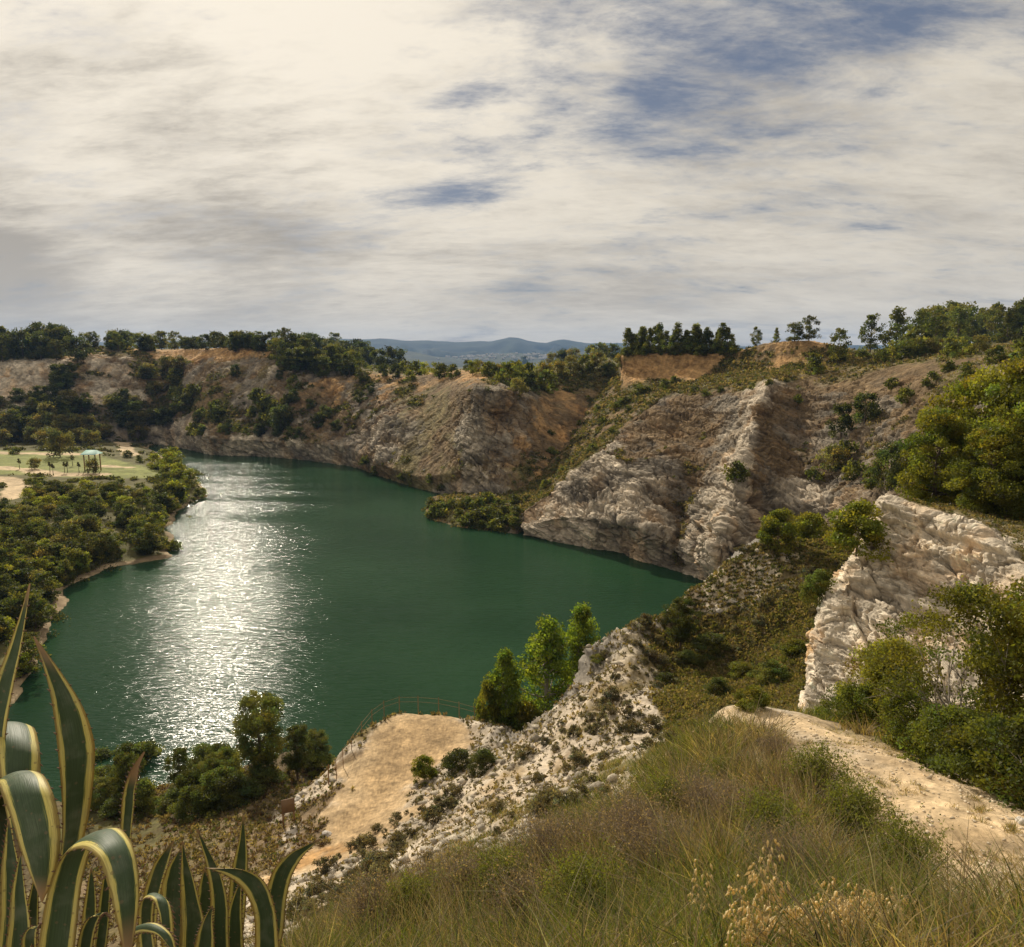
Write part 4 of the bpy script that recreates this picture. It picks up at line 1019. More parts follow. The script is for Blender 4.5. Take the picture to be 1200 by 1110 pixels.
# --- left rim woods
for i in range(34):
    px = R.uniform(-12, 92); py = R.uniform(402, 424)
    plant(far_dark + far_pine[:2], 6.6, 'oak_tree', px, py, R.uniform(22, 32), 'dark tree in the dense wood on the far left skyline', 'tree', 'trees of the far left wood', wf=1.1, rng=R)
for i in range(46):
    px = R.uniform(92, 330); py = R.uniform(403, 412)
    plant(far_pine + far_dark, 7, 'pine_tree', px, py, R.uniform(13, 22), 'small pine in the line along the left rim above the orange seam', 'tree', 'pines along the left rim', wf=1.1, rng=R)
for i in range(44):
    t = R.random(); px = 322 + 118 * t; py = R.uniform(408, 436 + 12 * t)
    plant(far_dark + far_pine, 7, 'pine_tree', px, py, R.uniform(18, 28), 'dark pine in the wood that spills over the rim left of the blue hills', 'tree', 'trees of the wood left of the blue hills', wf=1.15, rng=R)
for px, py, hp in [(443,432,24),(455,430,26),(466,430,24),(474,436,16),(485,438,18),(497,439,16),(508,439,15),(519,440,17),(530,441,16),(448,440,16),(462,442,18),(478,444,14)]:
    plant(far_dark if px < 470 else far_shrub + far_lime, 5 if px < 470 else 3.4, 'oak_tree' if px < 470 else 'bush', px, py, hp, 'dark tree just left of the blue hills' if px < 470 else 'green bush on the rim below the blue hills', 'tree' if px < 470 else 'bush', 'trees just left of the blue hills' if px < 470 else 'bushes on the rim below the blue hills', rng=R)
# --- left slope: dark trees and shrubs
for i in range(84):
    px = R.uniform(-10, 215); py = R.uniform(432, 508)
    if py < 468 and (px < 64 or 82 < px < 155): continue
    plant(far_dark + far_pine[:2] + far_olive, 6.2, 'oak_tree', px, py, R.uniform(13, 24), 'dark tree on the wooded slope under the far left rock faces', 'tree', 'trees on the wooded far left slope', wf=1.15, rng=R)
for i in range(46):
    px = R.uniform(200, 345); py = R.uniform(440, 515)
    if 215 < px < 300 and py < 480 and R.random() < 0.7: continue
    plant(far_shrub + far_dark[:2], 3.2, 'bush', px, py, R.uniform(9, 18), 'dark bush on the steep slope above the pale rock bench', 'bush', 'bushes on the slope above the rock bench', rng=R)
for px, py, hp in [(328,505,30),(333,497,24),(300,470,16),(372,500,16),(380,492,18),(392,505,14),(362,480,14),(350,512,14),(305,510,16),(265,508,14),(420,470,16),(432,462,14)]:
    plant(far_dark, 6, 'oak_tree', px, py, hp, 'dark tree clinging to the grey rock face above the bench', 'tree', 'trees on the grey face above the bench', rng=R)
# --- left bank: olive trees behind the meadow, meadow trees
for i in range(52):
    px = R.uniform(-10, 165); py = R.uniform(500, 522)
    if 124 < px < 160 and py > 503: continue
    plant(far_olive, 5, 'olive_tree', px, py, R.uniform(15, 24), 'grey green rounded tree in the grove behind the meadow', 'tree', 'trees of the grove behind the meadow', wf=1.1, rng=R)
plant(far_olive, 5, 'olive_tree', 73, 536, 34, 'largest round tree at the back edge of the meadow', 'tree', wf=.9, rng=R)
plant(far_olive, 5, 'olive_tree', 40, 549, 14, 'small bushy tree standing alone in the meadow', 'tree', rng=R)
plant(far_olive, 5, 'olive_tree', 108, 554, 19, 'dark round tree in front of the teal roofed shelter', 'tree', wf=.8, rng=R)
for px, py in [(16, 530), (150, 536), (163, 540)]:
    plant(far_shrub, 2.2, 'bush', px, py, 9, 'low bush beside the pale track at the back of the meadow', 'bush', 'bushes beside the meadow track', rng=R)
# --- left bank: bank woods down to the shore
shore_px = [(0, 860), (28, 812), (42, 778), (58, 727), (78, 692), (98, 678), (132, 662), (160, 655), (192, 650), (198, 640), (188, 625), (205, 603), (222, 590), (232, 575), (222, 556), (206, 545)]
def shore_x(py):
    ys = [p[1] for p in shore_px][::-1]; xs = [p[0] for p in shore_px][::-1]
    return float(np.interp(py, ys, xs))
n_ = 0
for i in range(900):
    py = 583 + 275 * R.random() ** 1.7; px = R.uniform(-95, 230)
    if px > shore_x(py) - 5: continue
    if px < 26 and 552 < py < 602: continue
    if n_ >= 235: break
    n_ += 1
    near = (py - 575) / 120
    hp = R.uniform(15, 24) * (1 + 0.6 * near)
    edge = px > shore_x(py) - 26
    pr, bh, nm = (far_lime, 6, 'poplar_tree') if (edge and R.random() < .5 and py < 640) or R.random() < .18 else R.choice([(far_pine, 8, 'pine_tree'), (far_dark, 6, 'oak_tree'), (far_olive, 5, 'olive_tree'), (far_pine, 8, 'pine_tree')])
    lb = {'poplar_tree': 'fresh green tree in the thick wood on the left bank', 'pine_tree': 'green pine in the thick wood on the left bank', 'oak_tree': 'dark tree in the thick wood on the left bank', 'olive_tree': 'grey green tree in the thick wood on the left bank'}[nm]
    plant(pr, bh, nm, px, py, hp * (1.1 if bh == 8 else 0.9), lb, 'tree', lb.split(' in the')[0] + 's in the wood on the left bank', wf=1.2, rng=R)
for i in range(26):
    py = 546 + 44 * R.random(); px = shore_x(max(py, 546)) - R.uniform(2, 34)
    plant(far_lime + far_pine[:1], 6.4, 'poplar_tree', px, py, R.uniform(16, 27), 'bright green tree on the point of the left bank', 'tree', 'bright green trees on the point of the left bank', wf=1.05, rng=R)
for px, py, hp in [(233,584,12),(226,590,10),(238,580,9),(202,646,16),(195,640,12),(188,642,10),(178,636,14),(120,655,14),(140,652,12)]:
    plant(far_shrub, 2.2, 'bush', px, py, hp, 'reddish olive bush at the water edge of the left bank', 'bush', 'bushes at the water edge of the left bank', rng=R)
# --- cliff side: shrubs on talus, spit and cliff
for i in range(40):
    px = R.uniform(505, 606); py = R.uniform(588, 622)
    if py > 596 + (px - 505) * 0.28 + 16: continue
    plant(far_shrub, 2.2, 'bush', px, py, R.uniform(9, 16), 'dark green bush on the low spit beside the white cliff', 'bush', 'bushes on the low spit beside the white cliff', wf=1.2, rng=R)
VSP = [(640,570),(655,552),(668,540),(690,528),(705,500),(722,480),(735,470),(750,462),(700,482),(680,500),(650,530),(600,590),(620,585),(720,508),(742,480),(760,456),(775,452),(790,452),(655,540),(645,512),(570,588),(470,560),(455,566),(440,556),(480,572),(520,578),(500,566),(430,545)]
for px, py in VSP:
    plant(far_shrub, 2.2, 'bush', px + R.uniform(-3, 3), py + R.uniform(-3, 3), R.uniform(6, 13), 'small dark bush on the brown grassy slope behind the white cliff', 'bush', 'bushes on the brown slopes behind the white cliff', wf=1.2, rng=R)
plant(far_shrub, 2.2, 'bush', 863, 562, 25, 'single green bush on the ledge beside the bright rock rib', 'bush', wf=.85, rng=R)
plant(far_dark, 6, 'oak_tree', 984, 512, 42, 'dark upright tree in the recess of the big cliff', 'tree', wf=.8, rng=R)
plant(far_dark, 6, 'oak_tree', 1012, 495, 36, 'dark spreading tree right of the upright one in the cliff recess', 'tree', wf=1.1, rng=R)
plant(far_olive, 5, 'bush', 975, 552, 34, 'dull olive bush under the cliff recess', 'bush', wf=1., rng=R)
for px, py, hp in [(1000,560,24),(1020,566,20),(955,560,16),(990,535,22),(935,470,10),(1060,470,18),(1090,450,18),(1045,455,14),(900,450,8),(880,455,8),(826,462,9),(812,458,8),(845,458,8),(1130,440,18),(1110,434,14),(1150,446,16)]:
    plant(far_shrub, 2.2, 'bush', px, py, hp, 'dull green bush scattered on the brown upper face of the big cliff', 'bush', 'bushes on the upper face of the big cliff', rng=R)

# ------------------------------------------------------------------ middle distance trees
mid_pine = [proto_parts('pine_tree', 'umb', 70 + i, 9.5, 7.4, 22000, 0.13, PINE, trunk_h=0.20, clumps=150, limbs=26, colvar=.28, shell=.35) for i in range(2)]
mid_bush = [proto_parts('bush', 'bush', 80 + i, 3.2, 3.8, 9000, 0.11, PINE, trunk_h=0.0, clumps=46, limbs=12) for i in range(3)]
mid_poplar = [proto_parts('poplar_tree', 'pop', 90 + i, 11, 6.4, 13000, 0.15, (.15, .205, .028), trunk_h=0.03, clumps=170, limbs=80, colvar=.22, csize=.62, shell=.25, leafm=M_LIME, bark=M_GREYWOOD) for i in range(2)]
yellow_bush = [proto_parts('bush', 'bush', 95 + i, 3.2, 4.0, 8000, 0.13, (0.145, 0.155, 0.024), trunk_h=0.0, clumps=50, limbs=12) for i in range(2)]
def plant_top(protos, base_h, base_w, name, px, pytop, wpx, depth, label, cat, i=0):
    t = P(px, pytop, depth); g = max(near_h(np.array([t[0]]), np.array([t[1]]))[0][0], -.2)
    return put_parts(name, protos[i % len(protos)], (t[0], t[1], g - .1), px_m(t, wpx) / base_w, R.uniform(0, 6.28), label, cat, sz=(t[2] - g) / base_h)
def plant2(protos, base_h, base_w, name, px, py, hpx, wpx, label, cat, group=None, i=0, depth=None, names=('trunk', 'crown')):
    pos = at(px, py)[0] if depth is None else P(px, py, depth)
    if depth is not None:
        hz, _ = near_h(np.array([pos[0]]), np.array([pos[1]])); pos = np.array([pos[0], pos[1], max(hz[0], 0)])
    return put_parts(name, protos[i % len(protos)], (pos[0], pos[1], pos[2] - 0.1), px_m(pos, wpx) / base_w, R.uniform(0, 6.28), label, cat, group, sz=px_m(pos, hpx) / base_h, names=names)
# bottom-left shore
plant2(mid_pine, 9.5, 7.4, 'pine_tree', 306, 915, 108, 82, 'tall open pine with a bare trunk on the near shore', 'tree')
plant2(mid_pine, 9.5, 7.4, 'pine_tree', 348, 912, 66, 50, 'smaller pine right beside the tall open pine on the shore', 'tree', i=1)
plant2(mid_pine, 9.5, 7.4, 'pine_tree', 372, 896, 42, 40, 'lowest pine next to the left end of the terrace', 'tree')
plant2(mid_pine, 9.5, 7.4, 'pine_tree', 212, 930, 60, 34, 'thin dark pine against the sun glitter', 'tree', i=1)
plant2(mid_pine, 9.5, 7.4, 'pine_tree', 252, 930, 52, 44, 'thin pine between the dark slender one and the tall open one', 'tree')
plant2(mid_pine, 9.5, 7.4, 'pine_tree', 150, 940, 64, 44, 'faint loose pine on the shore behind the curled agave leaf', 'tree', i=1)
plant2(mid_pine, 9.5, 7.4, 'pine_tree', 118, 950, 40, 44, 'leftmost short pine on the near shore', 'tree', i=0)
for k in range(27):
    px = R.uniform(90, 385); py = R.uniform(905, 960)
    if px > 300 and py > 930: continue
    plant2(mid_bush, 3.2, 3.8, 'bush', px, py, R.uniform(22, 44), R.uniform(34, 54), 'dark green bush in the thicket under the shore pines', 'bush', 'bushes of the thicket under the shore pines', i=k, names=('stems', 'crown'))
# poplars behind the terrace
plant_top(mid_poplar, 11, 5.8, 'poplar_tree', 592, 758, 64, 63.5, 'smaller yellow green poplar left in the pair by the water', 'tree')
plant_top(mid_poplar, 11, 5.8, 'poplar_tree', 642, 722, 104, 66, 'large yellow green poplar behind the grey rubble ridge', 'tree', i=1)
plant_top(mid_poplar, 11, 5.8, 'poplar_tree', 682, 704, 66, 69, 'slim poplar with the highest top beside the rock pillar', 'tree')
plant2(yellow_bush, 3.2, 4.0, 'bush', 572, 842, 60, 40, 'rusty low bush at the left foot of the poplars', 'bush', depth=62.5, names=('stems', 'crown'))
plant2(yellow_bush, 3.2, 4.0, 'bush', 615, 843, 70, 60, 'low green bush between the two poplars', 'bush', depth=63, i=1, names=('stems', 'crown'))
# terrace bushes
plant2(yellow_bush, 3.2, 4.0, 'bush', 497, 912, 30, 32, 'small olive bush at the right edge of the orange terrace', 'bush', names=('stems', 'crown'))
plant2(mid_bush, 3.2, 3.8, 'bush', 536, 903, 26, 42, 'left half of the paired dull bushes beside the terrace', 'bush', names=('stems', 'crown'))
plant2(mid_bush, 3.2, 3.8, 'bush', 566, 900, 24, 36, 'right half of the paired dull bushes beside the terrace', 'bush', i=1, names=('stems', 'crown'))
# gully and shoulder
plant2(mid_pine, 9.5, 7.4, 'pine_tree', 797, 762, 66, 50, 'dark round pine standing at the head of the gully', 'tree', i=1)
plant2(mid_bush, 3.2, 3.8, 'bush', 832, 764, 24, 50, 'low dark bush right of the gully pine', 'bush', names=('stems', 'crown'))
plant2(mid_bush, 3.2, 3.8, 'bush', 805, 778, 18, 34, 'small green bush just below the gully pine', 'bush', i=1, names=('stems', 'crown'))
plant2(yellow_bush, 3.2, 4.0, 'bush', 911, 640, 44, 50, 'yellow green bush at the left end of the rocky shoulder', 'bush', names=('stems', 'crown'))
plant2(yellow_bush, 3.2, 4.0, 'bush', 946, 640, 40, 46, 'second yellow green bush touching the first on the rocky shoulder', 'bush', i=1, names=('stems', 'crown'))
plant2(yellow_bush, 3.2, 4.0, 'bush', 1003, 645, 58, 76, 'broad yellow green bush beside the top of the white outcrop', 'bush', names=('stems', 'crown'))
plant2(mid_bush, 3.2, 3.8, 'bush', 958, 706, 42, 40, 'thin dull bush on the slope left of the white outcrop', 'bush', i=2, names=('stems', 'crown'))
plant2(mid_bush, 3.2, 3.8, 'bush', 1040, 570, 52, 54, 'dark round bush between the big cliff and the right pines', 'bush', i=2, names=('stems', 'crown'))
for k, (px, py, h_, w_) in enumerate([(780,800,14,26),(868,792,18,34),(905,800,26,40),(930,768,20,36),(840,815,22,34),(882,828,28,40),(918,828,28,34),(700,775,9,18),(735,790,12,24)]):
    plant2(yellow_bush if k % 2 else mid_bush, 3.2, 3.8, 'bush', px, py, h_, w_, 'low scrubby bush in the green gully left of the white outcrop', 'bush', 'low bushes in the green gully', i=k, names=('stems', 'crown'))
# ------------------------------------------------------------------ big pines on top of the outcrop
big_pine = [proto_parts('pine_tree', 'rnd', 110 + i, 9.5, 7.0, 34000, 0.14, (0.165, 0.175, 0.026), trunk_h=0.03, clumps=190, limbs=60, colvar=.30, csize=.78, shell=.4) for i in range(3)]
for i, (px, py, d_, h_, w_, lb) in enumerate([
    (1092, 604, 54, 130, 92, 'lower pine at the left end of the group on the white outcrop'),
    (1138, 606, 56, 178, 110, 'broad pine in the middle of the group on the white outcrop'),
    (1190, 606, 52, 186, 120, 'tallest pine cut by the right picture edge on the white outcrop'),
    (1160, 604, 48, 110, 96, 'shorter bushy pine in front of the broad ones on the white outcrop'),
    (1240, 612, 46, 190, 130, 'big pine behind the right picture edge on the white outcrop')]):
    pos = P(px, py, d_)
    put_parts('pine_tree', big_pine[i % 3], (pos[0], pos[1], pos[2] - .3), px_m(pos, w_) / 7.0, i * 1.3, lb, 'tree', sz=px_m(pos, h_) / 9.5)

# ------------------------------------------------------------------ large bush on the right with bare grey branches
def big_bush():
    rng = np.random.default_rng(5)
    base = P(1130, 905, 16.5); base[2] = near_h(np.array([base[0]]), np.array([base[1]]))[0][0]
    e = obj('bush', None); e.location = base; tag(e, 'large loose bush with bare grey branches beside the sandy path', 'bush')
    tb, (v, f, c) = plant_parts('bush', 121, 4.3, 5.6, 22000, 0.05, (0.175, 0.18, 0.03), trunk_h=0.0, clumps=190, limbs=0, colvar=.3, csize=.36, shell=.35)
    obj('crown', mesh_np('bush_crown', v, f, M_LEAF, c), e)
    br = MB()
    for k in range(34):
        an = rng.uniform(0, 6.28); el = rng.uniform(.5, 1.4)
        p = np.array([rng.normal() * .25, rng.normal() * .25, -.1]); d = np.array([np.cos(an) * np.cos(el), np.sin(an) * np.cos(el), np.sin(el)])
        pts = [p]; L_ = rng.uniform(1.6, 3.6)
        for s in range(6):
            d = d + rng.normal(size=3) * .16; d /= np.linalg.norm(d); p = p + d * L_ / 6; pts.append(p)
        br.add(*tube(pts, np.linspace(.035, .007, 7), 5))
        for t in range(5):
            q = pts[rng.integers(2, 6)]; dd = d + rng.normal(size=3) * .7; dd /= np.linalg.norm(dd)
            l2 = rng.uniform(.4, 1.1)
            br.add(*tube([q, q + dd * l2 * .5 + rng.normal(size=3) * .05, q + dd * l2], [.012, .008, .003], 4))
    obj('branches', br.mesh('bush_branches', M_GREYWOOD), e)
big_bush()
near_bush = [proto_parts('bush', 'bush', 130 + i, 1.5, 2.0, 9000, 0.045, (0.11, 0.13, 0.025), trunk_h=0.0, clumps=60, limbs=14, csize=.24, bark=M_GREYWOOD) for i in range(2)]
yl_bush = proto_parts('bush', 'bush', 140, 3.0, 3.2, 26000, 0.05, (0.19, 0.19, 0.028), trunk_h=0.0, clumps=110, limbs=30, csize=.36, shell=.3, bark=M_GREYWOOD)
for i, (px, d_, s, kind, lb) in enumerate([
    (1040, 20.0, .95, 'y', 'loose yellow green bush before the foot of the white outcrop'),
    (1215, 16.5, 1.5, 'y', 'tall yellow green bush at the right picture edge'),
    (985, 23.0, 1.0, 'n', 'low leafy bush at the left foot of the white outcrop'),
    (1012, 19.5, .9, 'n', 'dark low bush on the far edge of the sandy path, leftmost of its row'),
    (1065, 16.8, .9, 'n', 'dark low bush on the far edge of the path under the yellow green one'),
    (1115, 14.6, 1.0, 'n', 'dark low bush on the path edge below the bare grey branches'),
    (1168, 12.9, 1.0, 'n', 'dark low bush where the path nears the right edge'),
    (1215, 11.9, 1.1, 'n', 'dark low bush half outside the right picture edge')]):
    p = P(px, 850, d_); hz = near_h(np.array([p[0]]), np.array([p[1]]))[0][0]
    put_parts('bush', yl_bush if kind == 'y' else near_bush[i % 2], (p[0], p[1], hz - .05), s, i * 2.1, lb, 'bush', names=('stems', 'crown'))
# ------------------------------------------------------------------ ground cover on the slopes (nobody could count it)
def scrub(name, label, src_name, wsel, thr, count, size, leaves, ls, cols, box=None, seed=1, minz=0.25, grassy=False, mesh_mat=None):
    rng = np.random.default_rng(seed)
    i = SRC[src_name]
    wv = allw[:, [TYPES.index(c) for c in wsel]].sum(-1)
    m = (src == i) & VIS & (wv > thr) & (alln[:, 2] > minz) & (apf > 24)
    if box is not None: m &= (apx > box[0]) & (apx < box[2]) & (apy > box[1]) & (apy < box[3])
    cand = np.nonzero(m)[0]
    if len(cand) == 0: return
    # even out: weigh by real area (verts are laid by pixel)
    wgt = apf[cand] ** 0.6
    pick = rng.choice(cand, min(count, len(cand)), replace=False, p=wgt / wgt.sum())
    base = allp[pick]
    s = size * rng.uniform(0.5, 1.5, len(pick))
    k = np.repeat(np.arange(len(pick)), leaves)
    n = len(k)
    d = rng.normal(size=(n, 3)); d[:, 2] = np.abs(d[:, 2]) * 0.9
    d /= np.linalg.norm(d, axis=1, keepdims=True)
    d *= (rng.uniform(0, 1, n) ** 0.5 * s[k])[:, None]
    cen = base[k] + d
    lsz = np.maximum(.03, ls * apf[pick] / FPX)[k]
    v = quads(cen, lsz, rng, 1.9 if grassy else 1.2, 0.8 if grassy else 0.3)
    pal = np.array(cols)
    c = pal[rng.integers(0, len(pal), len(pick))] * rng.uniform(0.7, 1.3, (len(pick), 1))
    c = np.repeat(c[k] * rng.uniform(.85, 1.15, (n, 1)), 4, axis=0)
    me = mesh_np(name, v, np.arange(n * 4).reshape(-1, 4), mesh_mat or M_GRASS, c)
    tag(obj(name, me), label, 'scrub', None, 'stuff')
GREENS = [(0.075, 0.085, 0.024), (0.10, 0.105, 0.03), (0.12, 0.11, 0.04), (0.065, 0.07, 0.024)]
DRY = [(0.20, 0.155, 0.07), (0.16, 0.12, 0.06), (0.24, 0.19, 0.09), (0.12, 0.10, 0.04)]
scrub('scrub', 'low scrub over the far quarry walls', 'quarry_cliff', 'vu', 0.45, 5000, .8, 12, 1.7, GREENS + DRY[1:2], seed=2)
scrub('scrub', 'low scrub over the grassy slope behind the white cliff', 'hillside', 'vd', 0.5, 3200, .55, 12, 1.7, GREENS + DRY, seed=3)
scrub('scrub', 'low scrub over the big cliff and its plateau', 'cliff', 'vdu', 0.6, 3600, .55, 12, 1.7, GREENS + DRY, seed=4)
scrub('scrub', 'low scrub on top of the white outcrop', 'rock_outcrop', 'vd', 0.45, 900, .16, 12, 1.8, GREENS + DRY, seed=5)
scrub('undergrowth', 'undergrowth below the left bank trees', 'ground', 'u', 0.35, 5200, .9, 12, 1.9, GREENS, seed=6, box=(-40, 500, 300, 900))
scrub('grass', 'green grass and scrub in the gully and on the shoulder', 'terrain', 'v', 0.5, 7000, .22, 12, 1.7, [(0.12, 0.12, 0.03), (0.15, 0.14, 0.04), (0.17, 0.15, 0.055), (0.10, 0.105, 0.03)] + DRY[:3], seed=7, box=(640, 600, 1000, 860), grassy=True)
scrub('grass', 'dry and green tufts on the rocky shoulder', 'terrain', 'wd', 0.4, 1900, .17, 12, 1.6, DRY + GREENS, seed=17, box=(690, 625, 1010, 730), grassy=True)
scrub('scrub', 'dry straw and litter on the slope below the shore pines', 'terrain', 'dbu', 0.4, 3800, .16, 12, 1.7, DRY + [(0.10, 0.06, 0.03)] + GREENS[:1], seed=8, box=(90, 900, 420, 1110), grassy=True)
scrub('grass', 'sparse dry tufts on the pale slope', 'terrain', 'wdg', 0.5, 3000, .12, 10, 1.8, DRY + [(0.13, 0.115, 0.07)] * 3, seed=9, box=(320, 720, 860, 1090), grassy=True)

# countable cushion shrubs on the pale slope
cushion = [mesh_np('cushion_shrub', *(lambda q: (q[0], q[1]))(plant_parts('bush', 150 + i, .55, 1.0, 1500, .05, (0.125, 0.112, 0.07), trunk_h=0, clumps=26, limbs=0, csize=.16)[1]), M_LEAF, plant_parts('bush', 150 + i, .55, 1.0, 1500, .05, (0.125, 0.112, 0.07), trunk_h=0, clumps=26, limbs=0, csize=.16)[1][2]) for i in range(4)]
RC_ = random.Random(21)
slope_poly = np.array([(335,1085),(395,1000),(470,950),(520,915),(600,890),(650,850),(690,775),(745,730),(800,780),(760,830),(800,880),(720,930),(620,970),(520,1010),(420,1060)])
got = 0; spots = []
while got < 190:
    px, py = RC_.uniform(330, 805), RC_.uniform(725, 1085)
    if not in_poly(np.array([px]), np.array([py]), slope_poly)[0]: continue
    if fbm(np.array([px, py, 0.]), 60., 3, 900) < 0.08 and RC_.random() < .92: continue
    h_ = at(px, py)
    s_ = RC_.choice([.35, .45, .6, .8, 1.0, 1.3, 1.8])
    if any((px - a) ** 2 + (py - b) ** 2 < 30 for a, b in spots): continue
    spots.append((px, py))
    o = put_single('cushion_shrub', RC_.choice(cushion), (h_[0][0], h_[0][1], h_[0][2] - .04), s_ * .8, RC_.uniform(0, 6.28), 'low grey brown cushion shrub on the pale slope below the grass', 'shrub', 'cushion shrubs dotted over the pale slope', sz=s_ * RC_.uniform(.6, 1.))
    got += 1

for k in range(75):
    px, py = RC_.uniform(730, 1000), RC_.uniform(640, 790)
    if px < 790 and py < 700: continue
    h_ = at(px, py)
    if h_[0][1] < 40 or h_[0][1] > 90 or h_[1][2] < .5: continue
    s_ = RC_.choice([.5, .7, .9, 1.2, 1.7])
    put_single('cushion_shrub', RC_.choice(cushion), (h_[0][0], h_[0][1], h_[0][2] - .06), s_, RC_.uniform(0, 6.28), 'low dull cushion shrub on the rocky shoulder or in the gully', 'shrub', 'cushion shrubs on the shoulder and in the gully', sz=s_ * RC_.uniform(.7, 1.1))
# ------------------------------------------------------------------ boulders
def boulder(seed, r):
    rng = np.random.default_rng(seed)
    nu, nv = 22, 14
    th = np.linspace(0, 2 * np.pi, nu, endpoint=False); ph = np.linspace(0.02, np.pi - .02, nv)
    p = np.stack([np.sin(ph)[None] * np.cos(th)[:, None], np.sin(ph)[None] * np.sin(th)[:, None], np.cos(ph)[None] * np.ones((nu, 1))], -1)
    q = p * r
    _, e, rv, _t = worley(p + seed * 3.7, .75, seed)
    q = q * (1 + .35 * (rv - .5) + .12 * fbm(p + seed, .4, 3, seed))[..., None] * np.array([1, .75, .62])
    i = np.arange(nu)[:, None] * nv + np.arange(nv - 1)[None]; j = ((np.arange(nu) + 1) % nu)[:, None] * nv + np.arange(nv - 1)[None]
    f = np.stack([i, i + 1, j + 1, j], -1).reshape(-1, 4)
    c = np.array([.55, .5, .43]) * (1 + .2 * fbm(p, .3, 3, seed + 5))[..., None]
    return mesh_np('boulder', q.reshape(-1, 3), f, M_ROCKNEAR, c.reshape(-1, 3), smooth_shade=False)
for k, (px, py, wpx, lb) in enumerate([(374, 916, 11, 'white boulder by the left fence post at the terrace edge'), (350, 938, 12, 'white block behind the small wooden sign'), (720, 708, 9, 'pale stone on the shoulder above the gully, the upper of two'), (705, 716, 7, 'smaller pale stone on the ridge left of the upper one'), (843, 716, 10, 'pale stone lying at the top of the gully'), (861, 705, 9, 'pale stone uphill of the one at the top of the gully'), (958, 712, 7, 'small pale stone near the left side of the white outcrop'), (382, 978, 14, 'flat pale stone beside the lower end of the terrace track'), (1195, 962, 16, 'white stone on the path edge under the right bushes'), (892, 648, 12, 'flat pale rock at the front of the shoulder bushes')]):
    h_ = at(px, py)[0]
    o = obj('boulder', boulder(k + 1, px_m(h_, wpx) / 2)); o.location = h_; o.rotation_euler = (0, 0, k * 1.7); tag(o, lb, 'boulder')

# ------------------------------------------------------------------ small built things
def box(mb, c, s, rz=0):
    x, y, z = np.array(s) / 2
    v = np.array([(a * x, b * y, d * z) for a in (-1, 1) for b in (-1, 1) for d in (-1, 1)], float)
    ca, sa = math.cos(rz), math.sin(rz)
    v = np.stack([v[:, 0] * ca - v[:, 1] * sa, v[:, 0] * sa + v[:, 1] * ca, v[:, 2]], 1) + np.array(c)
    mb.add(v, [[0, 1, 3, 2], [4, 6, 7, 5], [0, 4, 5, 1], [2, 3, 7, 6], [0, 2, 6, 4], [1, 5, 7, 3]])
def flat_mesh(mb, name, mat):
    v, f = mb.get(); return mesh_np(name, v, f, mat, smooth_shade=False)
def plain(name, c, rough=.7):
    m, nt, N, L = new_mat(name); out = N.new('ShaderNodeOutputMaterial'); b = N.new('ShaderNodeBsdfPrincipled'); b.inputs['Roughness'].default_value = rough
    g = N.new('ShaderNodeNewGeometry'); n = N.new('ShaderNodeTexNoise'); n.inputs['Scale'].default_value = 4; n.inputs['Detail'].default_value = 5; L.new(g.outputs['Position'], n.inputs['Vector'])
    cr = N.new('ShaderNodeValToRGB'); cr.color_ramp.elements[0].color = (*[x * .75 for x in c], 1); cr.color_ramp.elements[1].color = (*[min(1, x * 1.2) for x in c], 1)
    L.new(n.outputs['Fac'], cr.inputs['Fac']); L.new(cr.outputs[0], b.inputs['Base Color']); L.new(b.outputs[0], out.inputs['Surface']); return m
M_TEAL = plain('teal_roof', (0.22, 0.42, 0.36)); M_WHITE = plain('pale_wall', (0.62, 0.58, 0.52)); M_TILE = plain('roof_tile', (0.32, 0.17, 0.10)); M_BOARD = plain('sign_board', (0.20, 0.12, 0.06))
# fence along the terrace edge: posts and two rails
fpx = [(394, 906), (402, 892), (412, 878), (424, 860), (436, 845), (450, 835), (468, 829), (490, 829), (514, 831), (538, 836), (556, 841)]
fp = [at(x, y)[0] for x, y in fpx]
fp = [W(x, y, 7.9) for (x, y) in fpx]
e = obj('fence', None); e.location = fp[0]; tag(e, 'thin wooden post and rail fence along the outer edge of the orange terrace', 'fence')
b0 = np.array(fp[0])
for p in fp:
    mb = MB(); mb.add(*tube([p - b0 + np.array([0, 0, -1.0]), p - b0 + np.array([0, 0, .55]), p - b0 + np.array([0, 0, 1.15])], [.035, .03, .028], 7)); obj('post', mb.mesh('fence_post', M_WOOD), e)
for hz in (.55, 1.0):
    mb = MB(); mb.add(*tube([p - b0 + np.array([0, 0, hz]) for p in fp], [.012] * len(fp), 6)); obj('rail', mb.mesh('fence_rail', M_WOOD), e)
# small sign at the shore path
p = at(338, 966)[0]
e = obj('sign', None); e.location = p; e.rotation_euler = (0, 0, .35); tag(e, 'small brown wooden sign on two posts below the terrace', 'sign')
s_ = px_m(p, 1)
for x in (-6.2, 6.2):
    mb = MB(); box(mb, (x * s_, 0, 12 * s_), (1.8 * s_, 1.8 * s_, 32 * s_)); obj('post', flat_mesh(mb, 'sign_post', M_WOOD), e)
mb = MB(); box(mb, (0, -1.4 * s_, 25 * s_), (15 * s_, .9 * s_, 17 * s_)); obj('board', flat_mesh(mb, 'sign_board', M_BOARD), e)
# thin stakes near the sign
for k, (px, py, h_) in enumerate([(384, 918, 26), (354, 905, 26)]):
    p = at(px, py)[0]; mb = MB(); mb.add(*tube([(0, 0, -.3), (0, 0, px_m(p, h_) * .6), (.03, 0, px_m(p, h_))], [.06, .055, .05], 6))
    o = obj('stake', mb.mesh('stake', M_WOOD)); o.location = p; tag(o, ['upright brown stake at the left corner of the terrace', 'thin stake in the shade of the small shore pine'][k], 'stake')
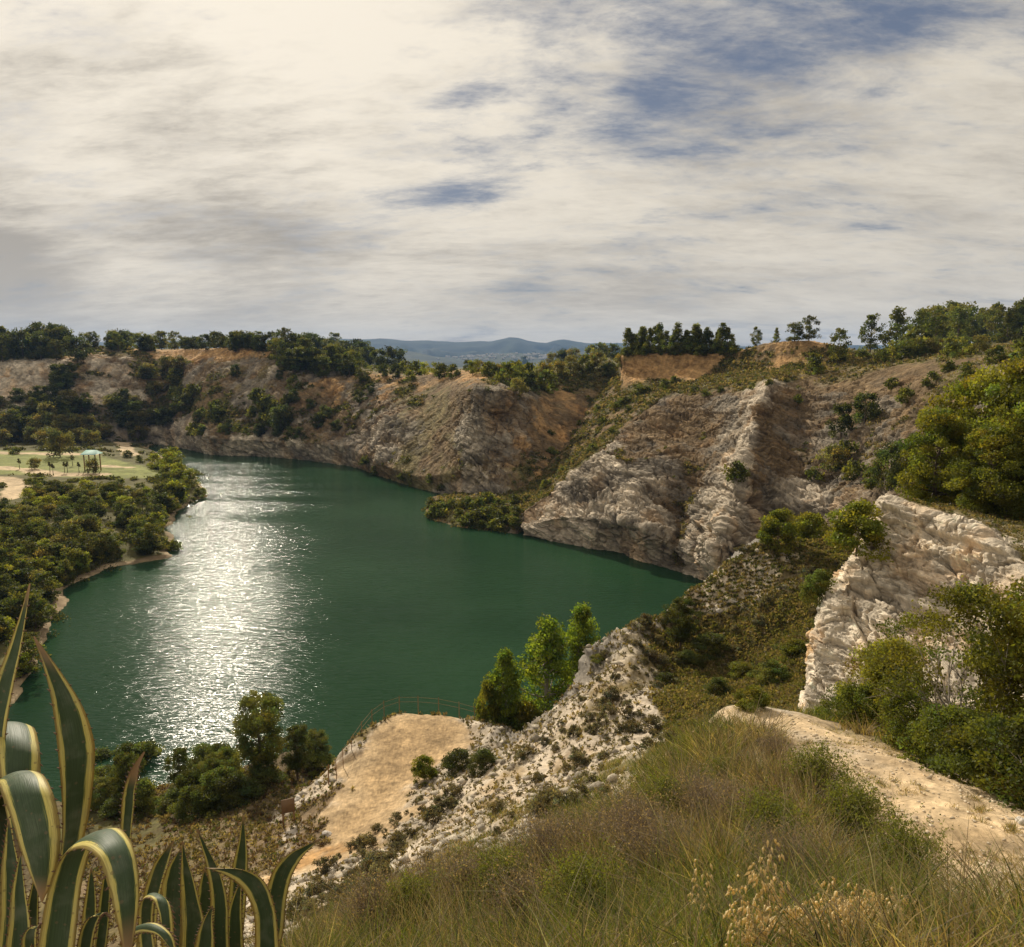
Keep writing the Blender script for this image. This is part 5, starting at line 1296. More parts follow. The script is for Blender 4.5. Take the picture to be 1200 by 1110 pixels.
# shelter with teal roof on the meadow
p = at(110, 552)[0]; s_ = px_m(p, 1)
e = obj('shelter', None); e.location = p; tag(e, 'small open shelter with a pale teal roof on the meadow', 'shelter')
for x in (-6.5, 6.5):
    for y in (-5, 5):
        mb = MB(); box(mb, (x * s_, y * s_, 10 * s_), (1. * s_, 1. * s_, 20.4 * s_)); obj('post', flat_mesh(mb, 'shelter_post', M_WOOD), e)
mb = MB()
v = np.array([(-9, -8, 20), (9, -8, 20), (9, 8, 20), (-9, 8, 20), (-6, 0, 24.5), (6, 0, 24.5)], float) * s_
vv = np.concatenate([v, v - np.array([0, 0, .5 * s_])])
mb.add(vv, [[0, 1, 5, 4], [2, 3, 4, 5], [1, 2, 5, 5], [3, 0, 4, 4], [7, 6, 10, 11], [9, 8, 11, 10]]); obj('roof', flat_mesh(mb, 'shelter_roof', M_TEAL), e)
# saplings with stakes on the meadow
sap = proto_single('sapling', 'pop', 160, 2.2, .7, 160, .16, (0.09, 0.09, 0.03), trunk_h=.45, clumps=10, limbs=3, tr=.06)
for px, py in [(58, 552), (63, 555), (74, 553), (80, 554), (93, 552), (24, 550), (85, 545), (38, 553)]:
    p = at(px, py)[0]; put_single('sapling', sap, p, px_m(p, 12) / 2.2, R.uniform(0, 6), 'thin young tree planted in the line along the front of the meadow', 'tree', 'young trees on the meadow')
# town far away in the valley
def town():
    rng = np.random.default_rng(9); mb = MB(); mr = MB()
    for k in range(260):
        px = rng.choice([rng.normal(600, 28), rng.normal(560, 20), rng.normal(640, 20)]); py = rng.uniform(415, 422.5)
        j = np.argmin((proj(HG)[0] - px) ** 2 * 0.3 + (proj(HG)[1] - py) ** 2)
        q = HG.reshape(-1, 3)[j] + np.array([rng.normal() * 12, 0, 0])
        s = np.array([rng.uniform(10, 24), rng.uniform(10, 16), rng.uniform(8, 16)])
        box(mb, q + np.array([0, 0, s[2] * .3]), s); 
    tag(obj('distant_town', flat_mesh(mb, 'distant_town', M_WHITE)), 'pale houses of a distant town at the foot of the blue hills', 'town', None, 'stuff')
town()

def stones(name, label, c, z, r, tone, seed, cat='stones'):
    rng = np.random.default_rng(seed); n = len(c)
    oc = np.array([(1, 0, 0), (-1, 0, 0), (0, 1, 0), (0, -1, 0), (0, 0, .7), (0, 0, -.5)], float)
    of = np.array([(0, 2, 4), (2, 1, 4), (1, 3, 4), (3, 0, 4), (2, 0, 5), (1, 2, 5), (3, 1, 5), (0, 3, 5)])
    an = rng.uniform(0, 6.28, n); ca, sa = np.cos(an), np.sin(an)
    v = oc[None] * (1 + .35 * rng.normal(size=(n, 6, 1))) * rng.uniform(.6, 1.3, (n, 1, 3)) * r[:, None, None]
    v = np.stack([v[..., 0] * ca[:, None] - v[..., 1] * sa[:, None], v[..., 0] * sa[:, None] + v[..., 1] * ca[:, None], v[..., 2]], -1)
    v = v + np.stack([c[:, 0], c[:, 1], z + r * .15], 1)[:, None]
    f = of[None] + (np.arange(n) * 6)[:, None, None]
    col = np.repeat(np.array(tone) * rng.uniform(.6, 1.2, (n, 1)), 6, 0)
    tag(obj(name, mesh_np(name, v.reshape(-1, 3), f.reshape(-1, 3), M_LAND, col, smooth_shade=False)), label, cat, None, 'stuff')
def rubble():
    rng = np.random.default_rng(29)
    i = SRC['terrain']; wv = allw[:, 0] + allw[:, 1]
    m = np.nonzero((src == i) & VIS & (wv > .5) & (apf > 24))[0]
    n_ = fbm(allp[m], 4.0, 3, 990); m = m[n_ > -.05]
    wg_ = apf[m] ** 1.0; pk = rng.choice(m, 4200, replace=False, p=wg_ / wg_.sum())
    stones('rubble', 'broken pale stones strewn over the pale slope and the ridge', allp[pk][:, :2], allp[pk][:, 2], .05 + .32 * rng.uniform(0, 1, len(pk)) ** 4, (.46, .40, .31), 30)
rubble()
# gravel and stones strewn on the path
def gravel():
    rng = np.random.default_rng(19); c = scatter(14000, 6, 20, 5, 45, 19); z, w = near_h(c[:, 0], c[:, 1]); keep = w[:, TYPES.index('s')] > .45; c, z = c[keep], z[keep]
    n = len(c); r = .006 + .045 * rng.uniform(0, 1, n) ** 7
    oc = np.array([(1, 0, 0), (-1, 0, 0), (0, 1, 0), (0, -1, 0), (0, 0, .7), (0, 0, -.5)], float)
    of = np.array([(0, 2, 4), (2, 1, 4), (1, 3, 4), (3, 0, 4), (2, 0, 5), (1, 2, 5), (3, 1, 5), (0, 3, 5)])
    v = (oc[None] * (1 + .5 * rng.normal(size=(n, 6, 1)) * .6) * r[:, None, None]) + np.stack([c[:, 0], c[:, 1], z + r * .2], 1)[:, None]
    f = of[None] + (np.arange(n) * 6)[:, None, None]
    col = np.array([.62, .52, .38]) * rng.uniform(.8, 1.25, (n, 1)); col = np.repeat(col, 6, 0)
    me = mesh_np('gravel', v.reshape(-1, 3), f.reshape(-1, 3), M_LAND, col, smooth_shade=False)
    tag(obj('gravel', me), 'loose stones strewn over the sandy path', 'gravel', None, 'stuff')

# ------------------------------------------------------------------ foreground grass
def blades(name, label, cat, xy, hgt, wid, lean, pal, palw, seed, curve=0.5, segs=4, jitter_col=.25, kind='stuff', an=None):
    rng = np.random.default_rng(seed)
    n = len(xy)
    z, _ = near_h(xy[:, 0], xy[:, 1])
    base = np.stack([xy[:, 0], xy[:, 1], z - .02], 1)
    an = rng.uniform(0, 2 * np.pi, n) if an is None else an + rng.normal(size=n) * .5
    ln = lean * np.abs(rng.normal(size=n)) 
    dx, dy = np.cos(an), np.sin(an)
    h = hgt
    t = np.linspace(0, 1, segs + 1)
    cv = curve * rng.uniform(.2, 1.4, n)
    off = ln[:, None] * t[None] + cv[:, None] * t[None] ** 2.4
    L_ = h[:, None]
    cx = base[:, 0, None] + dx[:, None] * off * L_
    cy = base[:, 1, None] + dy[:, None] * off * L_
    czz = base[:, 2, None] + L_ * (t[None] - 0.35 * cv[:, None] * t[None] ** 3)
    wa = rng.uniform(0, 2 * np.pi, n)
    wx, wy = np.cos(wa), np.sin(wa)
    ww = wid[:, None] * (1 - t[None] ** 1.6) * .5 + .0006
    l = np.stack([cx - wx[:, None] * ww, cy - wy[:, None] * ww, czz], -1)
    r = np.stack([cx + wx[:, None] * ww, cy + wy[:, None] * ww, czz], -1)
    v = np.stack([l, r], 2).reshape(-1, 3)
    b = np.arange(n)[:, None] * (segs + 1) * 2 + np.arange(segs)[None] * 2
    f = np.stack([b, b + 1, b + 3, b + 2], -1).reshape(-1, 4)
    pal = np.array(pal)
    pi_ = np.array([rng.choice(len(pal), p=w) for w in palw]) if palw.ndim == 2 else rng.choice(len(pal), n, p=palw)
    c = pal[pi_] * (1 + jitter_col * rng.normal(size=(n, 1)))
    c = np.repeat(np.clip(c, .01, .6), (segs + 1) * 2, axis=0)
    me = mesh_np(name, v, f, M_GRASS, c)
    return tag(obj(name, me), label, cat, None, kind)

def scatter(n, r0, r1, a0, a1, seed, power=1.0):
    rng = np.random.default_rng(seed)
    r = np.sqrt(rng.uniform(0, 1, n)) if power == 1.0 else rng.uniform(0, 1, n) ** power
    r = np.sqrt(r0 ** 2 + (r1 ** 2 - r0 ** 2) * rng.uniform(0, 1, n)) if power == 1.0 else r0 + (r1 - r0) * rng.uniform(0, 1, n) ** power
    a = np.radians(rng.uniform(a0, a1, n))
    return np.stack([np.sin(a) * r, np.cos(a) * r], 1)
gravel()
GP = [(0.13, 0.16, 0.026), (0.19, 0.19, 0.036), (0.065, 0.085, 0.018), (0.32, 0.24, 0.10), (0.19, 0.135, 0.066), (0.24, 0.195, 0.135), (0.42, 0.34, 0.17)]
def cover(xy, seed):
    """how much the ground carries grass: none on the path or on pale rock"""
    z, w = near_h(xy[:, 0], xy[:, 1])
    g = w[:, TYPES.index('v')] + w[:, TYPES.index('d')] + .7 * w[:, TYPES.index('u')]
    return g, z
def grass_patch(n, r0, r1, a0, a1, seed, hh, wd, power=1.0):
    xy = scatter(n, r0, r1, a0, a1, seed, power)
    g, z = cover(xy, seed)
    rng = np.random.default_rng(seed + 1)
    p3 = np.stack([xy[:, 0], xy[:, 1], 0 * z], 1)
    clump = fbm(p3, 0.8, 4, 950)
    keep = rng.uniform(0, 1, len(xy)) < np.clip(g * 1.3 - .25, 0, 1) * np.clip(0.75 + 0.9 * clump, .15, 1)
    xy, z, p3, clump = xy[keep], z[keep], p3[keep], clump[keep]
    tone = fbm(p3, 1.9, 4, 960) + .5 * fbm(p3, .5, 2, 965)
    dry = smooth(-0.25, 0.35, tone)[:, None]
    pw = (1 - dry) * np.array([.36, .22, .26, .06, .06, .02, .02]) + dry * np.array([.05, .04, .06, .25, .27, .21, .12])
    pw /= pw.sum(1, keepdims=True)
    h = hh * np.clip(.75 + .6 * clump, .35, 1.5) * rng.uniform(.45, 1.25, len(xy))
    return xy, h, np.full(len(xy), wd) * rng.uniform(.6, 1.4, len(xy)), pw, seed
x_, h_, w_, pw, s_ = grass_patch(34000, 2.3, 19.0, -28, 52, 31, .24, .009, .8)
blades('grass', 'mixed green and dry grass on the near slope', 'grass', x_, h_, w_, .28, GP, pw, s_, curve=.55)
x_, h_, w_, pw, s_ = grass_patch(60000, 16.0, 34.0, -20, 32, 33, .55, .022)
blades('grass', 'grass on the ground behind the near crest', 'grass', x_, h_, w_, .3, GP, pw, s_, curve=.5, segs=3)
def tussocks(n, seed):
    rng = np.random.default_rng(seed)
    c = scatter(n, 2.9, 19.5, -24, 48, seed, .85); g, _ = cover(c, 0); c = c[rng.uniform(0, 1, len(c)) < (g - .35) * 1.8]
    rad = rng.uniform(.10, .34, len(c)); nb = (rad * 380).astype(int)
    k = np.repeat(np.arange(len(c)), nb); m = len(k)
    an = rng.uniform(0, 6.283, m); rr_ = rad[k] * np.sqrt(rng.uniform(0, 1, m))
    xy = c[k] + np.stack([np.cos(an) * rr_, np.sin(an) * rr_], 1) * .8
    g2, _ = cover(xy, 0); ok_ = g2 > .3
    p3 = np.stack([c[:, 0], c[:, 1], 0 * c[:, 0]], 1); tone = .8 * fbm(p3, 2.6, 3, 970) + .55 * rng.normal(size=len(c))
    kind = np.where(tone < -.35, 0, np.where(tone < -.02, 1, np.where(tone < .38, 2, 3)))
    mixes = np.array([[.42, .34, .18, .03, .01, .01, .01], [.20, .12, .50, .08, .06, .02, .02], [.06, .06, .06, .34, .16, .08, .24], [.02, .02, .06, .12, .36, .34, .08]])
    hc = rng.uniform(.28, .80, len(c)) * np.where(kind == 3, 1.15, 1.)
    h = hc[k] * rng.uniform(.5, 1.15, m) * np.clip(np.hypot(c[:, 0], c[:, 1]) / 5.5, .5, 1)[k]
    return xy[ok_], h[ok_], (rng.uniform(.0035, .008, m) + .0007 * np.hypot(xy[:, 0], xy[:, 1]))[ok_], mixes[kind[k]][ok_], an[ok_]
x_, h_, w_, pw, an_ = tussocks(1500, 61)
blades('grass', 'tussocks of green and straw grass on the near slope', 'grass', x_, h_, w_, .42, GP, pw, 62, curve=.6, an=an_)
# small dry tufts that creep onto the path
rg0 = np.random.default_rng(88); pc = scatter(1500, 6.5, 19.5, 6, 44, 87); g_, z_ = cover(pc, 0); pn = fbm(np.stack([pc[:, 0], pc[:, 1], 0 * z_], 1), 1.1, 3, 991)
pc = pc[(g_ < .3) & (pn > .22)]; kk = np.repeat(np.arange(len(pc)), 26); xy_ = pc[kk] + rg0.normal(size=(len(kk), 2)) * .05
blades('grass', 'small dry tufts creeping onto the sandy path', 'grass', xy_, rg0.uniform(.04, .16, len(kk)), rg0.uniform(.005, .010, len(kk)), .5, GP, np.array([.08, .12, .08, .28, .14, .12, .18]), 89, curve=.6, segs=3)
# taller stems: dry grey twiggy stalks standing in swathes
def swathe(n, cx, cy, sx, sy, seed):
    rng = np.random.default_rng(seed); return np.stack([cx + rng.normal(size=n) * sx, cy + rng.normal(size=n) * sy], 1)
GREY = [(0.17, 0.125, 0.085), (0.21, 0.165, 0.115), (0.13, 0.095, 0.06), (0.26, 0.21, 0.14)]
sw = []
for k, (px, py, d_, n, sx, sy) in enumerate([(880, 900, 13.4, 600, 1.0, .7), (960, 945, 11.0, 500, .8, .6), (690, 1000, 10.0, 900, 1.2, .9), (560, 1050, 9.6, 1000, 1.2, .9), (800, 980, 10.0, 600, .9, .8), (470, 1070, 9.4, 600, .8, .7), (920, 950, 10.5, 400, .7, .6)]):
    c_ = P(px, py, d_); sw.append(swathe(n, c_[0], c_[1], sx, sy, 300 + k))
sw = np.concatenate(sw)
g_, _ = cover(sw, 0)
sw = sw[g_ > .35]
rg = np.random.default_rng(77)
blades('dry_stalks', 'thin grey brown dry stalks in swathes across the near slope', 'dry stalks', sw, rg.uniform(.5, 1.1, len(sw)), rg.uniform(.005, .010, len(sw)), .22, GREY, np.array([.35, .3, .2, .15]), 41, curve=.2)
# bright long green blades near the bottom edge
lb_ = np.concatenate([swathe(1100, *P(930, 1090, 6.6)[:2], 1.1, .7, 401), swathe(700, *P(650, 1100, 7.2)[:2], 1.2, .6, 402), swathe(500, *P(440, 1105, 8.4)[:2], .8, .6, 403), swathe(900, *P(1020, 1090, 6.2)[:2], .6, .5, 404), swathe(600, *P(760, 1100, 6.6)[:2], .9, .5, 405), swathe(700, *P(800, 905, 12.6)[:2], 1.0, .7, 406)])
g_, _ = cover(lb_, 0); lb_ = lb_[g_ > .4]
blades('long_grass', 'long bright green grass blades at the front of the slope', 'grass', lb_, rg.uniform(.4, .85, len(lb_)), rg.uniform(.007, .014, len(lb_)), .25, [(0.15, 0.18, 0.03), (0.12, 0.14, 0.03), (0.26, 0.23, 0.07)], np.array([.5, .3, .2]), 43, curve=.6, segs=5)

# twiggy dry shrubs and green broom that break the grass
def twig_shrub(seed, h, w, n, leaves, lcol, wood):
    rng = np.random.default_rng(seed); tb = MB(); tips = []
    for k in range(n):
        an = rng.uniform(0, 6.283); sp = w * .5 * rng.uniform(.1, 1) ; p = np.array([rng.normal() * .05, rng.normal() * .05, -.04])
        e = np.array([np.cos(an) * sp, np.sin(an) * sp, h * rng.uniform(.55, 1.0) * (1 - .35 * (sp / (w * .5)) ** 2)])
        c1 = np.array([e[0] * .35, e[1] * .35, e[2] * .62]) + rng.normal(size=3) * .03
        t = np.linspace(0, 1, 6)[:, None]; q = (1 - t) ** 2 * p + 2 * t * (1 - t) * c1 + t ** 2 * e + rng.normal(size=(6, 3)) * .008
        tb.add(*tube(q, np.linspace(.004, .0012, 6), 3))
        for b in range(4):
            s0 = q[rng.integers(2, 6)]; d = rng.normal(size=3) * .09 + np.array([np.cos(an) * .03, np.sin(an) * .03, .09])
            tb.add(*tube([s0, s0 + d * .5 + rng.normal(size=3) * .012, s0 + d], [.0018, .0014, .0007], 3)); tips.append(s0 + d); tips.append(s0 + d * .6)
        tips.append(e)
    tips = np.array(tips); k = rng.integers(0, len(tips), leaves)
    v = quads(tips[k] + rng.normal(size=(leaves, 3)) * .03, .017, rng, 2.0, .5)
    c = np.repeat(np.array(lcol) * rng.uniform(.6, 1.4, (leaves, 1)), 4, 0)
    return tb.mesh('stems', wood), mesh_np('leaves', v, np.arange(leaves * 4).reshape(-1, 4), M_GRASS, c)
M_TWIG = bark_mat('twig', (0.22, 0.165, 0.115))
M_BROOM = bark_mat('broom', (0.085, 0.085, 0.03))
dry_sh = [twig_shrub(700 + i, 1.0, 1.3, 260, 1800, (.26, .19, .12), M_TWIG) for i in range(2)]
grn_sh = [twig_shrub(710 + i, .95, 1.25, 220, 9000, (.15, .165, .03), M_BROOM) for i in range(2)]
for k, (px, py, d_, s, g, lb) in enumerate([
    (905, 905, 12.8, .75, 0, 'grey twiggy shrub at the upper path edge, just below the sandy mound'), (845, 905, 12.8, .7, 1, 'green broom shrub on the crest left of the uppermost twiggy shrub'),
    (955, 945, 10.8, 1.0, 1, 'dark green broom shrub bordering the middle of the sandy path'), (1000, 985, 9.2, .95, 1, 'dark green broom shrub at the lower path edge above the wild oats'), (1060, 1030, 7.8, .9, 1, 'dark green broom shrub nearest the right end of the path'),
    (780, 925, 12.0, .9, 1, 'green broom shrub on the left flank of the crest'), (735, 960, 11.0, 1.1, 0, 'dry brown shrub on the crest above the pale slope'), (690, 985, 10.4, 1.0, 0, 'dry brown shrub below the one above the pale slope'),
    (640, 1010, 10.2, 1.1, 0, 'dry brown shrub in the middle of the lower left crest'), (590, 1040, 9.6, 1.0, 1, 'green broom shrub among dry shrubs on the lower left crest'), (545, 1045, 9.8, 1.05, 0, 'dry brown shrub overlooking the end of the terrace track'),
    (820, 935, 11.4, .9, 0, 'grey twiggy shrub in the grass left of the middle of the path'), (745, 1000, 9.2, 1.0, 0, 'dry brown shrub between two green brooms on the lower slope'), (650, 970, 12.5, 1.0, 0, 'dry brown shrub at the very edge of the drop to the pale slope'), (500, 1035, 11.5, 1.0, 0, 'dry brown shrub at the edge of the drop, above the terrace track'), (920, 1040, 7.2, .8, 0, 'dry twiggy shrub among the wild oats'), (610, 1085, 8.0, .9, 0, 'dry brown shrub by the bottom edge of the picture'),
    (480, 1070, 9.4, .9, 1, 'green broom shrub at the low left end of the grass'), (430, 1085, 9.2, .9, 0, 'dry brown shrub at the lowest left end of the grass'), (860, 960, 10.2, 1.0, 0, 'grey twiggy shrub in the middle of the grassy slope'),
    (900, 1000, 8.6, .9, 1, 'dark broom shrub just behind the tallest wild oat'), (770, 1020, 8.2, .9, 0, 'dry brown shrub in the lower middle of the grass'), (690, 1065, 7.4, .9, 1, 'green broom shrub near the bottom edge of the picture')]):
    p = P(px, py, d_); z_ = near_h(np.array([p[0]]), np.array([p[1]]))[0][0]
    put_parts('shrub', (grn_sh if g else dry_sh)[k % 2], (p[0], p[1], z_ - .02), s, k * 1.1, lb, 'shrub', names=('stems', 'leaves'))
# long arching dry stems
M_STRAW = bark_mat('straw', (0.40, 0.31, 0.15))
for k, (a, b, c_) in enumerate([((1032, 1125, 4.4), (985, 1040, 4.6), (932, 984, 4.7)), ((1000, 1075, 5.4), (955, 985, 5.6), (915, 940, 5.8)), ((1046, 1100, 5.2), (1056, 1040, 5.3), (1060, 985, 5.3)), ((1030, 1080, 5.6), (1026, 1020, 5.7), (1024, 985, 5.7)), ((905, 965, 9), (880, 925, 9.2), (845, 900, 9.4))]):
    A, B, Cc = P(*a), P(*b), P(*c_); t = np.linspace(0, 1, 9)[:, None]; q = (1 - t) ** 2 * A + 2 * t * (1 - t) * B + t ** 2 * Cc
    A0 = A.copy(); A0[2] = near_h(A[0:1], A[1:2])[0][0] - .05
    q = np.concatenate([[A0], q]); mb = MB(); mb.add(*tube(q - A0, np.linspace(.006, .0025, 10), 5))
    o = obj('dry_stem', mb.mesh('dry_stem', M_STRAW)); o.location = A0
    tag(o, ['longest pale dry stem leaning left over the wild oats', 'pale arching dry stem behind the wild oats, leaning left', 'thin upright dry stem near the right end of the wild oats', 'thin upright dry stem just left of the rightmost one', 'dry stem bent over on the crest beside the sandy path'][k], 'dry stem')

# wild oats: stem with drooping pale spikelets
M_OAT = leaf_mat('oat', .3, .1)
def wild_oat(seed, h, lean):
    rng = np.random.default_rng(seed); st = MB(); hd = []
    pts = [np.array([0, 0, -.05])]
    for i in range(1, 9):
        t = i / 8; pts.append(np.array([lean[0] * t ** 2 * h, lean[1] * t ** 2 * h, h * (t - .12 * t ** 3)]))
    st.add(*tube(pts, np.linspace(.0035, .0016, 9), 5))
    v, f, n = [], [], 0
    for k in range(34):
        t = rng.uniform(.5, 1.0); q = pts[int(t * 7.99)] * (1 - (t * 8 % 1)) + pts[min(8, int(t * 7.99) + 1)] * (t * 8 % 1)
        an = rng.uniform(0, 6.28); l = rng.uniform(.03, .09) * (1.3 - t * .5)
        e = q + np.array([np.cos(an) * l, np.sin(an) * l, -.01 + rng.uniform(-.02, .02)])
        st.add(*tube([q, (q + e) / 2 + np.array([0, 0, .012]), e], [.0012, .001, .0008], 4))
        L_ = rng.uniform(.034, .052); wdt = L_ * .22
        dn = np.array([rng.normal() * .25 + np.cos(an) * .3, rng.normal() * .25 + np.sin(an) * .3, -1.]); dn /= np.linalg.norm(dn)
        sd_ = np.cross(dn, rng.normal(size=3)); sd_ /= np.linalg.norm(sd_); nd = np.cross(dn, sd_)
        ring = [e, e + dn * L_ * .4 + sd_ * wdt, e + dn * L_ * .4 + nd * wdt, e + dn * L_ * .4 - sd_ * wdt, e + dn * L_ * .4 - nd * wdt, e + dn * L_ * 1.25]
        v += ring; f += [[n, n + 1, n + 2, n + 2], [n, n + 2, n + 3, n + 3], [n, n + 3, n + 4, n + 4], [n, n + 4, n + 1, n + 1], [n + 5, n + 2, n + 1, n + 1], [n + 5, n + 3, n + 2, n + 2], [n + 5, n + 4, n + 3, n + 3], [n + 5, n + 1, n + 4, n + 4]]; n += 6
    tri = np.array(f); sv, sf = st.get()
    V = np.concatenate([sv, np.array(v)]); F = np.concatenate([sf, tri + len(sv)])
    c = np.full((len(V), 3), 1.) * np.array([.72, .60, .36])
    me = bpy.data.meshes.new('wild_oat'); me.from_pydata(V.tolist(), [], [list(dict.fromkeys(q)) for q in F.tolist()])
    a = me.color_attributes.new('Col', 'FLOAT_COLOR', 'POINT'); a.data.foreach_set('color', np.concatenate([c, np.ones((len(c), 1))], 1).astype(np.float32).ravel())
    me.materials.append(M_STRAW); me.materials.append(M_OAT)
    mi = np.ones(len(F), np.int32); mi[:len(sf)] = 0; me.polygons.foreach_set('material_index', mi)
    return me
M_STRAW = bark_mat('straw', (0.40, 0.31, 0.15))
OATS = [(905, 990, 4.6, .75, (.05, -.1)), (885, 1022, 4.2, .6, (-.3, 0)), (915, 1030, 4.2, .6, (.25, 0)), (875, 1060, 3.9, .5, (-.2, .1)), (930, 1070, 3.9, .5, (.35, 0)), (955, 1062, 4.2, .55, (.1, 0)), (985, 1052, 4.3, .6, (.25, 0)), (1000, 1062, 4.3, .55, (-.2, 0)), (1015, 1075, 4.2, .5, (.3, 0)), (990, 1085, 4.0, .45, (-.3, 0)), (860, 1085, 3.8, .4, (-.25, 0)), (1030, 1058, 4.6, .6, (.2, 0)), (945, 1095, 3.8, .4, (.1, 0)), (825, 1015, 5.2, .4, (.1, 0)), (1042, 1090, 4.4, .45, (.3, 0)), (862, 1035, 4.4, .5, (-.15, 0)), (890, 1075, 3.9, .5, (.2, 0)), (970, 1030, 4.6, .6, (-.1, 0)), (1010, 1040, 4.8, .6, (.2, 0)), (1060, 1075, 4.9, .5, (.2, 0)), (915, 1090, 3.8, .4, (-.2, 0)), (965, 1095, 3.9, .4, (.3, 0))]
for k, (px, py, d_, L_, ln) in enumerate(OATS):
    top = P(px, py, d_); hz = near_h(np.array([top[0]]), np.array([top[1]]))[0][0]
    h__ = max(.35, min(1.5, (top[2] - hz) / .80))
    bx, by = top[0] - ln[0] * h__ * .6, top[1] - ln[1] * h__ * .6
    hz = near_h(np.array([bx]), np.array([by]))[0][0]; h__ = max(.5, (top[2] - hz) / .84)
    m1 = wild_oat(500 + k, h__, (ln[0] * .6, ln[1] * .6))
    lb = 'tallest wild oat stalk, heavy with pale spikelets, standing above the others' if k == 0 else 'lone wild oat head apart from the cluster, farther up the slope' if k == 13 else 'dry wild oat stalk with pale drooping spikelets in the cluster at the front edge'
    e = obj('wild_oat', m1); e.location = (bx, by, hz); tag(e, lb, 'wild oat', None if k in (0, 13) else 'wild oats at the front edge')
# ------------------------------------------------------------------ agaves
def agave_mat():
    m, nt, N, L = new_mat('agave_leaf')
    out = N.new('ShaderNodeOutputMaterial'); b = N.new('ShaderNodeBsdfPrincipled'); b.inputs['Roughness'].default_value = .55; b.inputs['Specular IOR Level'].default_value = .3
    a = N.new('ShaderNodeAttribute'); a.attribute_name = 'across'; l = N.new('ShaderNodeAttribute'); l.attribute_name = 'along'
    tc = N.new('ShaderNodeTexCoord')
    n1 = N.new('ShaderNodeTexNoise'); n1.noise_dimensions = '2D'; n1.inputs['Scale'].default_value = 1.0; n1.inputs['Detail'].default_value = 5
    cb = N.new('ShaderNodeCombineXYZ')
    ml = N.new('ShaderNodeMath'); ml.operation = 'MULTIPLY'; ml.inputs[1].default_value = 1.3; L.new(l.outputs['Fac'], ml.inputs[0])
    ma = N.new('ShaderNodeMath'); ma.operation = 'MULTIPLY'; ma.inputs[1].default_value = 16; L.new(a.outputs['Fac'], ma.inputs[0])
    L.new(ma.outputs[0], cb.inputs[0]); L.new(ml.outputs[0], cb.inputs[1]); L.new(cb.outputs[0], n1.inputs['Vector'])
    ab = N.new('ShaderNodeMath'); ab.operation = 'ABSOLUTE'; L.new(a.outputs['Fac'], ab.inputs[0])
    wob = N.new('ShaderNodeMath'); wob.operation = 'MULTIPLY_ADD'; wob.inputs[1].default_value = .26; L.new(n1.outputs['Fac'], wob.inputs[0]); L.new(ab.outputs[0], wob.inputs[2])
    cr = N.new('ShaderNodeValToRGB'); e = cr.color_ramp.elements
    e[0].position = 0; e[0].color = (.052, .082, .040, 1)
    e[1].position = .66; e[1].color = (.042, .070, .028, 1)
    for p_, c_ in ((.73, (.12, .145, .042, 1)), (.77, (.54, .46, .12, 1)), (1.10 if False else .97, (.60, .50, .16, 1)), (1.0, (.40, .30, .09, 1))):
        x = e.new(p_); x.color = c_
    L.new(wob.outputs[0], cr.inputs['Fac'])
    # grey bloom and blotches
    n2 = N.new('ShaderNodeTexNoise'); n2.inputs['Scale'].default_value = 14; n2.inputs['Detail'].default_value = 7; L.new(tc.outputs['Object'], n2.inputs['Vector'])
    mr = N.new('ShaderNodeMapRange'); mr.inputs['From Min'].default_value = .5; mr.inputs['From Max'].default_value = .75; mr.inputs['To Max'].default_value = .28; L.new(n2.outputs['Fac'], mr.inputs['Value'])
    mx = N.new('ShaderNodeMix'); mx.data_type = 'RGBA'; L.new(mr.outputs[0], mx.inputs[0]); L.new(cr.outputs[0], mx.inputs[6]); mx.inputs[7].default_value = (.26, .27, .20, 1)
    n3 = N.new('ShaderNodeTexNoise'); n3.noise_dimensions = '2D'; n3.inputs['Scale'].default_value = 2.2; n3.inputs['Detail'].default_value = 8; n3.inputs['Roughness'].default_value = .7
    cb3 = N.new('ShaderNodeCombineXYZ'); mq = N.new('ShaderNodeMath'); mq.operation = 'MULTIPLY'; mq.inputs[1].default_value = .35; L.new(l.outputs['Fac'], mq.inputs[0]); L.new(ma.outputs[0], cb3.inputs[0]); L.new(mq.outputs[0], cb3.inputs[1]); L.new(cb3.outputs[0], n3.inputs['Vector'])
    mr3 = N.new('ShaderNodeMapRange'); mr3.inputs['From Min'].default_value = .35; mr3.inputs['From Max'].default_value = .7; mr3.inputs['To Min'].default_value = .72; mr3.inputs['To Max'].default_value = 1.3; L.new(n3.outputs['Fac'], mr3.inputs['Value'])
    vs3 = N.new('ShaderNodeVectorMath'); vs3.operation = 'SCALE'; L.new(mx.outputs[2], vs3.inputs[0]); L.new(mr3.outputs[0], vs3.inputs['Scale'])
    # brown scars
    v = N.new('ShaderNodeTexVoronoi'); v.inputs['Scale'].default_value = 34; L.new(tc.outputs['Object'], v.inputs['Vector'])
    lt = N.new('ShaderNodeMath'); lt.operation = 'LESS_THAN'; lt.inputs[1].default_value = .16; L.new(v.outputs['Distance'], lt.inputs[0])
    ms = N.new('ShaderNodeMath'); ms.operation = 'MULTIPLY'; ms.inputs[1].default_value = .5; L.new(lt.outputs[0], ms.inputs[0])
    m2 = N.new('ShaderNodeMix'); m2.data_type = 'RGBA'; L.new(ms.outputs[0], m2.inputs[0]); L.new(vs3.outputs[0], m2.inputs[6]); m2.inputs[7].default_value = (.16, .11, .06, 1)
    # withered tips
    tr = N.new('ShaderNodeAttribute'); tr.attribute_name = 'wither'
    m3 = N.new('ShaderNodeMix'); m3.data_type = 'RGBA'; L.new(tr.outputs['Fac'], m3.inputs[0]); L.new(m2.outputs[2], m3.inputs[6]); m3.inputs[7].default_value = (.30, .19, .10, 1)
    L.new(m3.outputs[2], b.inputs['Base Color'])
